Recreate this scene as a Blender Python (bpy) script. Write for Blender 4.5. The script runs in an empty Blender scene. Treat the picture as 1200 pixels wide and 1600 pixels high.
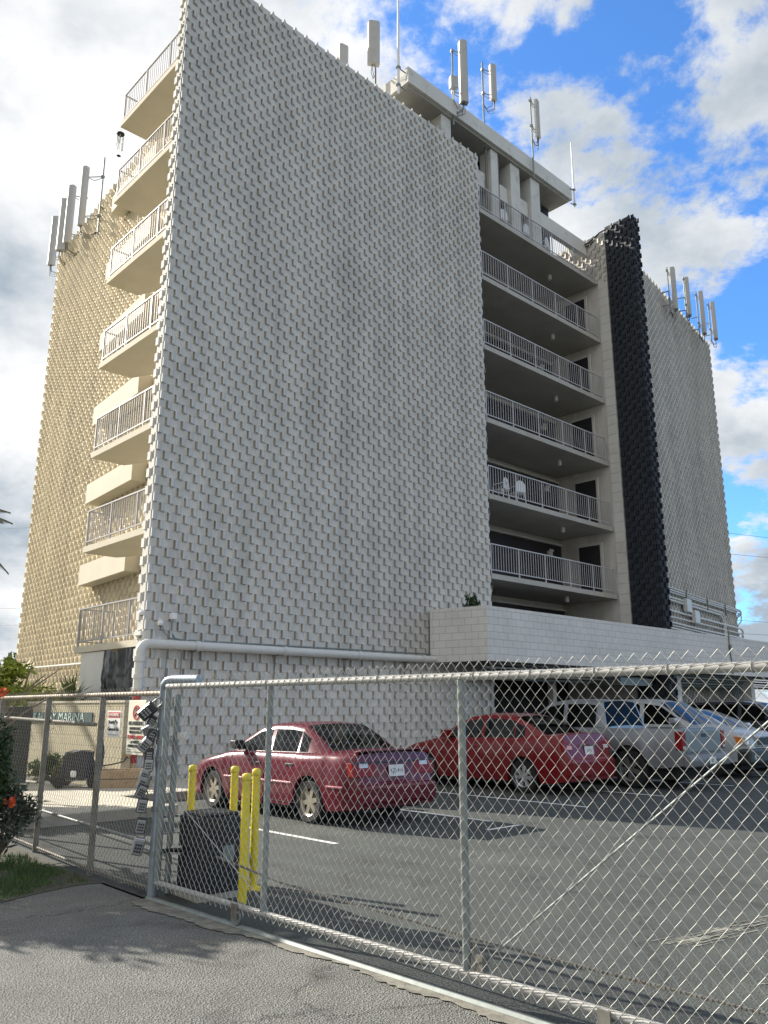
import bpy, bmesh, math, random
from mathutils import Vector, Matrix, noise as mnoise
from math import radians as R, sin, cos, pi, sqrt
random.seed(7)
scn = bpy.context.scene
# ------------------------------------------------------------------ camera
TH = R(13.6)
cd = bpy.data.cameras.new('camera'); cam = bpy.data.objects.new('camera', cd)
scn.collection.objects.link(cam); scn.camera = cam
cam.location = (0, 0, 1.6); cam.rotation_euler = (pi/2 + TH, 0, 0)
cd.sensor_fit = 'VERTICAL'; cd.sensor_height = 24; cd.lens = 1264/1600*24
cd.clip_start = 0.05; cd.clip_end = 3000
scn.render.resolution_x = 768; scn.render.resolution_y = 1024
# ------------------------------------------------------------------ sun + sky
SUN = Vector((-.857, .515, math.tan(R(29))*1.0)).normalized()
sd = bpy.data.lights.new('sun', 'SUN'); so = bpy.data.objects.new('sun', sd)
scn.collection.objects.link(so); sd.energy = 5.0; sd.angle = R(.5); sd.color = (1, .93, .82)
so.rotation_euler = SUN.to_track_quat('Z', 'Y').to_euler()
w = bpy.data.worlds.new('World'); scn.world = w; w.use_nodes = True
wn = w.node_tree.nodes; wl = w.node_tree.links; wn.clear()
def N(nodes, t, **k):
    n = nodes.new(t)
    for a, b in k.items():
        if a in n.inputs: n.inputs[a].default_value = b
        else: setattr(n, a, b)
    return n
sky = N(wn, 'ShaderNodeTexSky', sky_type='NISHITA', sun_disc=False, sun_elevation=R(29), sun_rotation=R(-59.0), air_density=1.0, dust_density=.3, ozone_density=4.0)
b1 = N(wn, 'ShaderNodeBackground', Strength=.13)
b2 = N(wn, 'ShaderNodeBackground', Strength=.57)
out = N(wn, 'ShaderNodeOutputWorld'); mixs = N(wn, 'ShaderNodeMixShader')
tc = N(wn, 'ShaderNodeTexCoord'); sep = N(wn, 'ShaderNodeSeparateXYZ')
wl.new(tc.outputs['Generated'], sep.inputs[0])
def M_(op, a, b=None, c=None, clamp=False):
    n = wn.new('ShaderNodeMath'); n.operation = op; n.use_clamp = clamp
    for i, v in enumerate((a, b, c)):
        if v is None: continue
        if isinstance(v, (int, float)): n.inputs[i].default_value = v
        else: wl.new(v, n.inputs[i])
    return n.outputs[0]
zz = M_('ADD', M_('MAXIMUM', sep.outputs[2], 0.0), .42)
px = M_('DIVIDE', sep.outputs[0], zz); py = M_('DIVIDE', sep.outputs[1], zz)
comb = N(wn, 'ShaderNodeCombineXYZ'); wl.new(px, comb.inputs[0]); wl.new(py, comb.inputs[1])
def noise(scale, det, rough, off, dist=0.0):
    mp = N(wn, 'ShaderNodeMapping'); mp.inputs['Location'].default_value = off
    wl.new(comb.outputs[0], mp.inputs[0])
    n = N(wn, 'ShaderNodeTexNoise', Scale=scale, Detail=det, Roughness=rough, Distortion=dist); wl.new(mp.outputs[0], n.inputs['Vector'])
    return n.outputs[0]
n1 = noise(2.3, 12, .63, (6.6, 3.3, 0), .15); n2 = noise(8.0, 8, .62, (7.3, 2.2, 0)); n3 = noise(1.7, 6, .55, (1.2, 8.4, 0))
# more cloud to the left and overhead, open blue low on the right and at the upper right
bias = M_('MULTIPLY_ADD', sep.outputs[0], -.11, .088)
bias2 = M_('MULTIPLY', M_('MAXIMUM', M_('MULTIPLY', sep.outputs[1], -1.0), 0.0), .30)   # unseen cloud added behind the viewer to whiten light on the main wall
dens = M_('ADD', M_('ADD', n1, M_('MULTIPLY_ADD', n2, .34, -.17)), M_('ADD', bias, bias2))
mask = N(wn, 'ShaderNodeMapRange', interpolation_type='SMOOTHSTEP'); mask.inputs['From Min'].default_value = .485; mask.inputs['From Max'].default_value = .565
wl.new(dens, mask.inputs[0])
ramp = N(wn, 'ShaderNodeValToRGB'); ramp.color_ramp.elements[0].position = .40; ramp.color_ramp.elements[0].color = (1, 1, 1, 1)
ramp.color_ramp.elements[1].position = .62; ramp.color_ramp.elements[1].color = (.40, .47, .54, 1)
wl.new(M_('ADD', n3, M_('MULTIPLY_ADD', n2, .3, -.15)), ramp.inputs[0])
tint = N(wn, 'ShaderNodeMix', data_type='RGBA', blend_type='MULTIPLY'); tint.inputs[0].default_value = 1; tint.inputs[7].default_value = (.62, .95, 1.25, 1)
wl.new(sky.outputs[0], tint.inputs[6])
wl.new(tint.outputs[2], b1.inputs[0]); wl.new(ramp.outputs[0], b2.inputs[0])
wl.new(mask.outputs[0], mixs.inputs[0]); wl.new(b1.outputs[0], mixs.inputs[1]); wl.new(b2.outputs[0], mixs.inputs[2]); wl.new(mixs.outputs[0], out.inputs[0])
scn.view_settings.view_transform = 'Standard'; scn.view_settings.look = 'None'
scn.view_settings.exposure = 0.95; scn.view_settings.gamma = 1
scn.render.engine = 'CYCLES'
# ------------------------------------------------------------------ materials
MATS = {}
def mat(name, col, rough=.7, metal=0.0, var=.0, vscale=3.0, bump=0.0, bscale=40.0, coat=0.0, spec=.5, flute=None, dirt=None):
    if name in MATS: return MATS[name]
    m = bpy.data.materials.new(name); m.use_nodes = True; MATS[name] = m
    nt = m.node_tree; n = nt.nodes; l = nt.links; p = n['Principled BSDF']
    p.inputs['Base Color'].default_value = (*col, 1); p.inputs['Roughness'].default_value = rough; p.inputs['Metallic'].default_value = metal
    p.inputs['Specular IOR Level'].default_value = spec
    if coat: p.inputs['Coat Weight'].default_value = coat; p.inputs['Coat Roughness'].default_value = .04
    t = N(n, 'ShaderNodeTexCoord'); last = None
    def nz(scale, det=5, r=.6):
        x = N(n, 'ShaderNodeTexNoise', Scale=scale, Detail=det, Roughness=r); l.new(t.outputs['Object'], x.inputs['Vector']); return x.outputs[0]
    if var:
        r = N(n, 'ShaderNodeValToRGB'); r.color_ramp.elements[0].position = .3; r.color_ramp.elements[1].position = .7
        r.color_ramp.elements[0].color = (*[c*(1-var) for c in col], 1); r.color_ramp.elements[1].color = (*[min(1, c*(1+var)) for c in col], 1)
        l.new(nz(vscale), r.inputs[0]); last = r.outputs[0]
    if dirt:
        dcol, dscale, lo, hi = dirt
        r = N(n, 'ShaderNodeMapRange'); r.inputs['From Min'].default_value = lo; r.inputs['From Max'].default_value = hi
        l.new(nz(dscale, 8, .65), r.inputs[0])
        mx = N(n, 'ShaderNodeMix', data_type='RGBA'); l.new(r.outputs[0], mx.inputs[0]); mx.inputs[7].default_value = (*dcol, 1)
        if last: l.new(last, mx.inputs[6])
        else: mx.inputs[6].default_value = (*col, 1)
        last = mx.outputs[2]
    if flute:
        mp = N(n, 'ShaderNodeMapping'); mp.inputs['Scale'].default_value = (1.6, 1.6, .12); l.new(t.outputs['Object'], mp.inputs[0])
        sn = N(n, 'ShaderNodeTexNoise', Scale=1.0, Detail=8, Roughness=.7); l.new(mp.outputs[0], sn.inputs['Vector'])
        cn = N(n, 'ShaderNodeTexVoronoi', Scale=2.46); cn.distance = 'CHEBYCHEV'; l.new(t.outputs['Object'], cn.inputs['Vector'])
        sr = N(n, 'ShaderNodeMapRange'); sr.inputs['From Min'].default_value = .45; sr.inputs['From Max'].default_value = .75; sr.inputs['To Min'].default_value = 1; sr.inputs['To Max'].default_value = .66; l.new(sn.outputs[0], sr.inputs[0])
        cb = N(n, 'ShaderNodeMapRange'); cb.inputs['To Min'].default_value = .88; cb.inputs['To Max'].default_value = 1.08; l.new(cn.outputs['Color'], cb.inputs[0])
        mm = N(n, 'ShaderNodeMath', operation='MULTIPLY'); l.new(sr.outputs[0], mm.inputs[0]); l.new(cb.outputs[0], mm.inputs[1])
        mx = N(n, 'ShaderNodeMix', data_type='RGBA', blend_type='MULTIPLY'); mx.inputs[0].default_value = 1; l.new(mm.outputs[0], mx.inputs[7])
        if last: l.new(last, mx.inputs[6])
        else: mx.inputs[6].default_value = (*col, 1)
        last = mx.outputs[2]
    h = None
    if flute:
        wv = N(n, 'ShaderNodeTexWave', Scale=7.0, Distortion=0.4); wv.inputs['Detail Scale'].default_value = 2.0
        wv.bands_direction = flute; wv.wave_profile = 'SIN'
        l.new(t.outputs['Object'], wv.inputs['Vector'])
        pw = N(n, 'ShaderNodeMath', operation='POWER'); l.new(wv.outputs['Fac'], pw.inputs[0]); pw.inputs[1].default_value = .35
        mx = N(n, 'ShaderNodeMix', data_type='RGBA'); mx.inputs[6].default_value = (*[c*.80 for c in col], 1)  # groove bottoms darkened in the colour, as shade would
        l.new(pw.outputs[0], mx.inputs[0])
        if last: l.new(last, mx.inputs[7])
        else: mx.inputs[7].default_value = (*col, 1)
        last = mx.outputs[2]; h = pw.outputs[0]
    if last: l.new(last, p.inputs['Base Color'])
    if bump:
        b = N(n, 'ShaderNodeBump', Strength=min(1, bump), Distance=.01); l.new(nz(bscale, 6, .7), b.inputs['Height']); l.new(b.outputs[0], p.inputs['Normal'])
    if h is not None:
        b = N(n, 'ShaderNodeBump', Strength=.8, Distance=.006); l.new(h, b.inputs['Height']); l.new(b.outputs[0], p.inputs['Normal'])
    return m
def emat(name, rough=.03, tint=(.02, .025, .025), trans=.45):
    if name in MATS: return MATS[name]
    m = bpy.data.materials.new(name); m.use_nodes = True; MATS[name] = m
    nt = m.node_tree; n = nt.nodes; l = nt.links; n.clear()
    o = N(n, 'ShaderNodeOutputMaterial'); tr = N(n, 'ShaderNodeBsdfTransparent'); tr.inputs[0].default_value = (trans, trans*1.05, trans*1.03, 1)
    g = N(n, 'ShaderNodeBsdfGlossy', Roughness=rough); g.inputs[0].default_value = (.9, .95, 1, 1)
    lw = N(n, 'ShaderNodeLayerWeight', Blend=.5); mx = N(n, 'ShaderNodeMixShader')
    pw = N(n, 'ShaderNodeMath', operation='POWER'); l.new(lw.outputs['Facing'], pw.inputs[0]); pw.inputs[1].default_value = 3.5
    ma = N(n, 'ShaderNodeMath', operation='MULTIPLY_ADD'); l.new(pw.outputs[0], ma.inputs[0]); ma.inputs[1].default_value = .45 if trans > .2 else .14; ma.inputs[2].default_value = .02 if trans > .2 else .007
    l.new(ma.outputs[0], mx.inputs[0]); l.new(tr.outputs[0], mx.inputs[1]); l.new(g.outputs[0], mx.inputs[2]); l.new(mx.outputs[0], o.inputs[0])
    return m
def asphalt(name, base, speck, scale, bumpd, stain, stscale, lo=.5, hi=.75):
    m = bpy.data.materials.new(name); m.use_nodes = True; MATS[name] = m
    n = m.node_tree.nodes; l = m.node_tree.links; p = n['Principled BSDF']; t = N(n, 'ShaderNodeTexCoord')
    def nz(s, d, r): x = N(n, 'ShaderNodeTexNoise', Scale=s, Detail=d, Roughness=r); l.new(t.outputs['Object'], x.inputs['Vector']); return x.outputs[0]
    v = N(n, 'ShaderNodeTexVoronoi', Scale=scale); l.new(t.outputs['Object'], v.inputs['Vector'])
    r = N(n, 'ShaderNodeValToRGB'); e = r.color_ramp.elements; e[0].position = .35; e[0].color = (*[c*.5 for c in base], 1); e[1].position = .7; e[1].color = (*speck, 1)
    l.new(nz(scale*.8, 4, .75), r.inputs[0])
    r2 = N(n, 'ShaderNodeMapRange'); r2.inputs['From Min'].default_value = lo; r2.inputs['From Max'].default_value = hi; l.new(nz(stscale, 7, .6), r2.inputs[0])
    mx = N(n, 'ShaderNodeMix', data_type='RGBA', blend_type='MULTIPLY'); mx.inputs[7].default_value = (*stain, 1); l.new(r2.outputs[0], mx.inputs[0]); l.new(r.outputs[0], mx.inputs[6])
    r3 = N(n, 'ShaderNodeValToRGB'); r3.color_ramp.elements[0].position = .35; r3.color_ramp.elements[0].color = (.72, .72, .72, 1); r3.color_ramp.elements[1].position = .65; r3.color_ramp.elements[1].color = (1.0, 1.0, 1.0, 1)
    l.new(nz(2.1, 8, .68), r3.inputs[0])
    m3 = N(n, 'ShaderNodeMix', data_type='RGBA', blend_type='MULTIPLY'); m3.inputs[0].default_value = 1; l.new(mx.outputs[2], m3.inputs[6]); l.new(r3.outputs[0], m3.inputs[7])
    wn_ = N(n, 'ShaderNodeTexNoise', Scale=1.3, Detail=6, Roughness=.7); l.new(t.outputs['Object'], wn_.inputs['Vector'])
    wa = N(n, 'ShaderNodeVectorMath', operation='SCALE'); l.new(wn_.outputs['Color'], wa.inputs[0]); wa.inputs['Scale'].default_value = 1.1
    wb_ = N(n, 'ShaderNodeVectorMath', operation='ADD'); l.new(t.outputs['Object'], wb_.inputs[0]); l.new(wa.outputs[0], wb_.inputs[1])
    cv = N(n, 'ShaderNodeTexVoronoi', Scale=.33, feature='DISTANCE_TO_EDGE'); l.new(wb_.outputs[0], cv.inputs['Vector'])
    cr = N(n, 'ShaderNodeMapRange'); cr.inputs['From Min'].default_value = .0015; cr.inputs['From Max'].default_value = .006; cr.inputs['To Min'].default_value = .45; cr.inputs['To Max'].default_value = 1; l.new(cv.outputs['Distance'], cr.inputs[0])
    os_ = N(n, 'ShaderNodeMapRange'); os_.inputs['From Min'].default_value = .60; os_.inputs['From Max'].default_value = .70; os_.inputs['To Min'].default_value = 1; os_.inputs['To Max'].default_value = .62; l.new(nz(1.7, 3, .5), os_.inputs[0])
    cm = N(n, 'ShaderNodeMath', operation='MULTIPLY'); l.new(cr.outputs[0], cm.inputs[0]); l.new(os_.outputs[0], cm.inputs[1])
    m4 = N(n, 'ShaderNodeMix', data_type='RGBA', blend_type='MULTIPLY'); m4.inputs[0].default_value = 1; l.new(m3.outputs[2], m4.inputs[6]); l.new(cm.outputs[0], m4.inputs[7])
    l.new(m4.outputs[2], p.inputs['Base Color']); p.inputs['Roughness'].default_value = .85
    b = N(n, 'ShaderNodeBump', Strength=.8, Distance=bumpd); l.new(v.outputs['Distance'], b.inputs['Height']); l.new(b.outputs[0], p.inputs['Normal'])
    return m
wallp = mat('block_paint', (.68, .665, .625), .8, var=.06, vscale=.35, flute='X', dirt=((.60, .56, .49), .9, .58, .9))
wallg = mat('block_paint_sunlit', (.82, .73, .55), .8, var=.05, vscale=.4, flute='Y')  # same blocks as the main wall, with the sun's gold put into the colour
walld = mat('block_paint_dark', (.034, .042, .054), .75, var=.12, vscale=1.5, flute='Y')
walld2 = mat('block_paint_dark_end', (.034, .042, .054), .75, var=.12, vscale=1.5, flute='X')
wallpy = mat('block_paint_cross', (.74, .70, .63), .8, var=.06, vscale=.4, flute='Y')
plast = mat('plaster', (.66, .64, .59), .85, var=.06, vscale=1.2, dirt=((.42, .39, .33), 1.6, .58, .9))
plastc = mat('plaster_cream', (.56, .51, .40), .85, var=.06, vscale=1.2)
grayp = mat('plaster_gray', (.62, .61, .57), .85, var=.08, vscale=1.0, dirt=((.33, .31, .27), 2.2, .55, .85))
soff = mat('soffit', (.43, .415, .38), .85, var=.1, vscale=.8, dirt=((.34, .31, .26), 1.4, .5, .85))
whitep = mat('white_paint', (.78, .76, .74), .5, var=.04, vscale=6)
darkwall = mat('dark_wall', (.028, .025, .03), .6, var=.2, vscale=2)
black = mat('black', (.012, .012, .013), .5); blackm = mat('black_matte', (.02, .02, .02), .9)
glassd = mat('window_glass', (.02, .025, .03), .05, spec=.8)
galv = mat('galvanised', (.22, .245, .235), .55, .35, var=.15, vscale=14)
wirem = mat('wire', (.44, .44, .41), .5, .25)
railw = mat('gate_rail', (.36, .355, .335), .6, .15, var=.12, vscale=12)
rustg = mat('weathered_steel', (.20, .19, .165), .7, .3, var=.3, vscale=9, dirt=((.14, .08, .045), 7, .55, .75))
pvc = mat('painted_pipe', (.60, .595, .57), .5, var=.05, vscale=3)
conc = mat('concrete', (.34, .32, .27), .9, var=.16, vscale=5, bump=.5, bscale=60)
concp = mat('concrete_pale', (.50, .46, .37), .9, var=.14, vscale=4, bump=.4, bscale=50)
antm = mat('antenna_shell', (.42, .415, .40), .5, var=.06, vscale=3)
yellow = mat('yellow_paint', (.72, .58, .02), .45, var=.12, vscale=7, dirt=((.35, .28, .05), 9, .62, .8))
red = mat('red_paint', (.45, .03, .03), .5, var=.2, vscale=10)
foreas = asphalt('road_asphalt', (.085, .088, .084), (.33, .33, .305), 88, .014, (1.22, 1.16, 1.05), .9)
lotas = asphalt('lot_asphalt', (.058, .067, .062), (.096, .106, .096), 75, .006, (1.7, 1.7, 1.6), .6, .52, .8)
# ------------------------------------------------------------------ helpers
C = scn.collection
def tag(o, label=None, cat=None, group=None, kind=None):
    if label: o['label'] = label
    if cat: o['category'] = cat
    if group: o['group'] = group
    if kind: o['kind'] = kind
    return o
def empty(name, loc=(0, 0, 0), rz=0, label=None, cat=None, group=None):
    o = bpy.data.objects.new(name, None); C.objects.link(o); o.location = loc; o.rotation_euler = (0, 0, rz); o.empty_display_size = .2
    return tag(o, label, cat, group)
class MB:
    def __init__(s): s.v = []; s.f = []; s.m = []; s.cm = 0
    def face(s, pts, m=None):
        i = len(s.v); s.v += [tuple(p) for p in pts]; s.f.append(tuple(range(i, i+len(pts)))); s.m.append(s.cm if m is None else m)
    def add(s, vs, fs, m=None):
        i = len(s.v); s.v += [tuple(p) for p in vs]
        for f in fs: s.f.append(tuple(a+i for a in f)); s.m.append(s.cm if m is None else m)
    def box(s, x0, x1, y0, y1, z0, z1, m=None, T=None):
        vs = [Vector(p) for p in ((x0, y0, z0), (x1, y0, z0), (x1, y1, z0), (x0, y1, z0), (x0, y0, z1), (x1, y0, z1), (x1, y1, z1), (x0, y1, z1))]
        if T is not None: vs = [T @ p for p in vs]
        s.add(vs, [(0, 3, 2, 1), (4, 5, 6, 7), (0, 1, 5, 4), (1, 2, 6, 5), (2, 3, 7, 6), (3, 0, 4, 7)], m)
    def tube(s, pts, r, n=8, m=None, cap=True, r2=None):
        pts = [Vector(p) for p in pts]; k = len(pts); vs = []; fs = []
        up = None
        for i, p in enumerate(pts):
            t = (pts[min(i+1, k-1)] - pts[max(i-1, 0)]).normalized()
            if up is None:
                up = Vector((0, 0, 1)) if abs(t.z) < .9 else Vector((1, 0, 0))
            a = up - t*up.dot(t)
            if a.length < 1e-4: a = t.orthogonal()
            a.normalize(); up = a; b = t.cross(a)
            rr = r if r2 is None else r + (r2-r)*i/(k-1)
            if isinstance(r, (list, tuple)): rr = r[i]
            for j in range(n):
                q = 2*pi*j/n; vs.append(p + a*(cos(q)*rr) + b*(sin(q)*rr))
        for i in range(k-1):
            for j in range(n): fs.append((i*n+j, i*n+(j+1) % n, (i+1)*n+(j+1) % n, (i+1)*n+j))
        if cap: fs += [tuple(reversed(range(n))), tuple(range((k-1)*n, k*n))]
        s.add(vs, fs, m)
    def prism(s, poly, lo, hi, axis='z', m=None, T=None):
        def P(a, b, c):
            v = Vector((a, b, c)) if axis == 'z' else (Vector((a, c, b)) if axis == 'y' else Vector((c, a, b)))
            return T @ v if T is not None else v
        n = len(poly); vs = [P(a, b, lo) for a, b in poly]+[P(a, b, hi) for a, b in poly]
        s.add(vs, [tuple(reversed(range(n))), tuple(range(n, 2*n))]+[(i, (i+1) % n, n+(i+1) % n, n+i) for i in range(n)], m)
    def lathe(s, prof, c=(0, 0, 0), axis='z', n=24, m=None, T=None):
        vs = []; fs = []; k = len(prof)
        for i in range(n):
            a = 2*pi*i/n
            for r, h in prof:
                v = Vector((r*cos(a), r*sin(a), h)) if axis == 'z' else Vector((r*cos(a), h, r*sin(a)))
                v = v + Vector(c)
                vs.append(T @ v if T is not None else v)
        for i in range(n):
            for j in range(k-1): fs.append((i*k+j, ((i+1) % n)*k+j, ((i+1) % n)*k+j+1, i*k+j+1))
        s.add(vs, fs, m)
    def build(s, name, mats, parent=None, smooth=None, bevel=0):
        me = bpy.data.meshes.new(name); me.from_pydata(s.v, [], s.f); me.update()
        if not isinstance(mats, (list, tuple)): mats = [mats]
        for a in mats: me.materials.append(a)
        me.polygons.foreach_set('material_index', s.m)
        o = bpy.data.objects.new(name, me); C.objects.link(o)
        if parent is not None: o.parent = parent
        if smooth:
            bm = bmesh.new(); bm.from_mesh(me); bmesh.ops.remove_doubles(bm, verts=bm.verts, dist=1e-4); bmesh.ops.recalc_face_normals(bm, faces=bm.faces); bm.to_mesh(me); bm.free()
            me.shade_smooth(); me.set_sharp_from_angle(angle=R(smooth))
        if bevel:
            if not smooth:
                bm = bmesh.new(); bm.from_mesh(me); bmesh.ops.remove_doubles(bm, verts=bm.verts, dist=1e-4); bmesh.ops.recalc_face_normals(bm, faces=bm.faces); bm.to_mesh(me); bm.free()
            md = o.modifiers.new('bevel', 'BEVEL'); md.width = bevel; md.segments = 2; md.limit_method = 'ANGLE'; md.angle_limit = R(35)
        return o
def lerp(xs, x):
    if x <= xs[0][0]: return xs[0][1]
    for (a, b), (c, d) in zip(xs, xs[1:]):
        if x <= c: return b+(d-b)*(x-a)/(c-a)
    return xs[-1][1]
def text(body, size, T, material, name, parent=None, depth=.002, align='CENTER', sx=1.0, bold=0.0):
    cu = bpy.data.curves.new(name, 'FONT'); cu.body = body; cu.size = size; cu.align_x = align; cu.align_y = 'CENTER'; cu.extrude = depth; cu.offset = bold; cu.resolution_u = 3
    o = bpy.data.objects.new(name, cu); C.objects.link(o)
    dg = bpy.context.evaluated_depsgraph_get(); me = bpy.data.meshes.new_from_object(o.evaluated_get(dg))
    bpy.data.objects.remove(o); bpy.data.curves.remove(cu)
    me.transform(T @ Matrix.Diagonal((sx, 1, 1, 1)))
    me.materials.clear(); me.materials.append(material); me.name = name
    q = bpy.data.objects.new(name, me); C.objects.link(q)
    if parent is not None: q.parent = parent
    return q
def copy_tree(o, parent=None, loc=None, rz=None):
    c = o.copy(); C.objects.link(c)
    if parent is not None: c.parent = parent
    if loc is not None: c.location = loc
    if rz is not None: c.rotation_euler = (0, 0, rz)
    for ch in [x for x in bpy.data.objects if x.parent == o]: copy_tree(ch, c)
    return c
# building frame: local x along the main face, local y into the building
BA = math.atan2(.6845, .729); P0 = Vector((-4.9, 17.8, 0)); ux = Vector((cos(BA), sin(BA), 0)); uy = Vector((-sin(BA), cos(BA), 0))
def W(s, y, z=0): return P0 + ux*s + uy*y + Vector((0, 0, z))
# ------------------------------------------------------------------ ground
def sheet(name, poly, z, m):
    b = MB(); b.face([(x, y, z) for x, y in poly]); o = b.build(name, m); tag(o, kind='structure'); return o
sheet('ground', [(-900, -900), (900, -900), (900, 1500), (-900, 1500)], -.03, mat('far_ground', (.09, .095, .07), .95, var=.3, vscale=.05))
sheet('road', [(-40, -30), (40, -30), (40, -30-4), (40, -34.5)], -.02, foreas)
g0 = (-2.0, 7.53); gdv = Vector((.707, -.707, 0)); 
sheet('driveway', [(-16, -14), (20, -14.5), (20, -14.53), (-2.0, 7.47), (-2.95, 8.5), (-4.05, 9.8), (-6.6, 12.9), (-16, 12.9)], -.001, foreas)
sheet('parking_lot', [(-1.98, 7.49), (20, -14.51), (70, -14.51), (70, 60), (-30, 60), (-30, 28), (-6.6, 12.92), (-4.05, 9.82), (-2.94, 8.52)], .003, lotas)
# pale concrete strip carrying the gate track
b = MB(); random.seed(3)
pa = []; pb_ = []
for i in range(301):
    t = -.1+i*.04; p = Vector((-1.95, 7.5, 0))+gdv*t
    q = p+Vector((-.707, -.707, 0))*(.09+.035*random.random()+.03*sin(t*2.3)+.02*sin(t*7)+.10*max(0, 1-t/2.5)); pa.append((p.x+.03, p.y+.03)); pb_.append((q.x, q.y))
for i in range(300): b.face([(*pb_[i], .006), (*pb_[i+1], .006), (*pa[i+1], .006), (*pa[i], .006)])
tag(b.build('footing_strip', mat('footing', (.21, .20, .165), .95, var=.35, vscale=9, bump=.6, bscale=70, dirt=((.12, .12, .11), 6, .5, .66))), kind='structure')
b = MB(); b.prism([(-.017, 0), (.017, 0), (.006, .018), (-.006, .018)], -.1, 11.5, 'y', T=Matrix.Translation((-1.97, 7.48, .007)) @ Matrix.Rotation(R(-135), 4, 'Z'))
tag(b.build('gate_track', galv), kind='structure')
# raised walkway with kerb between lot and building (building frame)
b = MB(); b.box(-9, -1.9, -4.4, 3.6, -.02, .13); b.box(-1.9, 8.4, -2.6, -.03, -.02, .128)
b.cm = 1; b.box(-1.9, 8.4, -2.75, -2.602, -.02, .145); b.box(-9, -1.9, -4.55, -4.402, -.02, .145)
o = b.build('walkway', [concp, conc]); o.location = P0; o.rotation_euler = (0, 0, BA); tag(o, kind='structure')
# stall lines
b = MB(); sp = mat('line_paint', (.62, .62, .60), .8, var=.25, vscale=14)
for s in (-1.95, .95, 3.45, 5.95, 8.9, 12.0, 15.2):
    b.face([(s, -8.35, .008), (s+.09, -8.35, .008), (s+.09, -2.9, .008), (s, -2.9, .008)])
b.face([(.3, -8.9, .008), (1.0, -8.9, .008), (1.0, -8.82, .008), (.3, -8.82, .008)])
o = b.build('stall_marking', sp); o.location = P0; o.rotation_euler = (0, 0, BA); tag(o, kind='structure')
# pale scuffs on the lot
b = MB(); random.seed(11); sc = mat('scuff', (.24, .24, .205), .9, var=.45, vscale=25)
for cx, cy, ln, an in ((1.9, 6.1, 1.3, .55), (2.9, 5.6, 1.7, .62), (2.2, 5.2, .9, .3)):
    for k in range(60):
        l0 = ln*random.random(); o_ = (random.random()-.5)*.26; le = .1+.28*random.random(); th = .004+.010*random.random()
        dx, dy = cos(an), sin(an); x = cx+dx*l0-dy*o_; y = cy+dy*l0+dx*o_
        b.face([(x, y, .007), (x+dx*le, y+dy*le, .007), (x+dx*le-dy*th, y+dy*le+dx*th, .007), (x-dy*th, y+dx*th, .007)])
tag(b.build('scuff_marks', sc), kind='structure')
# ------------------------------------------------------------------ the building
bld = empty('apartment_building', P0, BA, 'tall apartment building faced in patterned pale blocks with balconies up both sides', 'building')
PIT = .4064; CH = .2032; DP = .085
def block_wall(mb, A, B, z0, z1, flip=False, depth=DP, half0=0, under=.03):
    A = Vector((*A, 0)); B = Vector((*B, 0)); L = (B-A).length; d = (B-A)/L; nrm = Vector((d.y, -d.x, 0))
    prof = [(under, -.028), (0, depth), (.03, depth*.97), (.07, depth*.70), (.115, depth*.26), (.14, depth*.14), (PIT-.02, depth*.08), (PIT, -.028)]
    if flip: prof = [(PIT-t, h) for t, h in reversed(prof)]
    j0 = 0; rows = int(round((z1-z0)/CH))
    for j in range(rows):
        za = z0+j*CH; zb = za+CH-.0045
        x = -PIT/2 if (j+half0) % 2 else 0.0
        while x < L-.01:
            ps = []
            if x+PIT > .02 and x < L-.02:
                for t, h in prof:
                    q = (min(max(x+t, 0), L), h)
                    if not ps or abs(q[0]-ps[-1][0])+abs(q[1]-ps[-1][1]) > 1e-4: ps.append(q)
                if x < 0: ps = [p for i, p in enumerate(ps) if not (p[0] == 0 and i+1 < len(ps) and ps[i+1][0] == 0)]
                if x+PIT > L: 
                    k_ = next((i for i, p in enumerate(ps) if p[0] >= L), len(ps)-1); ps = ps[:k_+1]
            if len(ps) > 1:
                f = [A+d*t+nrm*h for t, h in ps]; k = len(f)
                vs = [(p.x, p.y, za) for p in f]+[(p.x, p.y, zb) for p in f]
                q0 = A+d*ps[0][0]-nrm*.04; q1 = A+d*ps[-1][0]-nrm*.04
                i0 = 2*k; vs += [(q0.x, q0.y, za), (q1.x, q1.y, za), (q0.x, q0.y, zb), (q1.x, q1.y, zb)]
                fs = [(i, i+1, k+i+1, k+i) for i in range(k-1)]
                fs += [tuple([i0, i0+1]+list(range(k-1, -1, -1))), tuple([i0+3, i0+2]+list(range(k, 2*k)))]
                if True: fs.append((i0, 0, k, i0+2))
                if True: fs.append((k-1, i0+1, i0+3, 2*k-1))
                mb.add(vs, fs)
            x += PIT
TOP = 21.05
# main slab
b = MB(); block_wall(b, (-.4, 0), (11.39, 0), 0, TOP)
rows = int(round(TOP/CH))
b.box(-.3, 11.38, .042, .33, 0, rows*CH-.01)
for j in range(rows):
    z = j*CH
    if j % 2 == 0:
        b.box(-.4, -.303, .015, .145, z, z+CH-.004); b.box(-.36, -.303, .149, .36, z, z+CH-.004)
    else:
        b.box(-.34, -.303, .015, .19, z, z+CH-.004); b.box(-.42, -.303, .195, .33, z, z+CH-.004)
    if j % 2: b.box(11.385, 11.44, .02, .2, z, z+CH-.004)
    b.cm = 0
b.build('main_wall', wallp, bld)
# left side wall (lit)
b = MB(); block_wall(b, (3.0, 17.25), (1.78, .4), 0, TOP, flip=True, depth=.09, under=.002)
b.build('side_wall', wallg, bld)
b = MB(); 
d_ = Vector((.87-3.0, 2.7-17.25, 0)).normalized()
b.prism([(3.05, 17.2), (3.4, 17.2), (2.15, .4), (1.83, .4)], 0, TOP-.02)
b.build('side_wall_core', plastc, bld)
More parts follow.
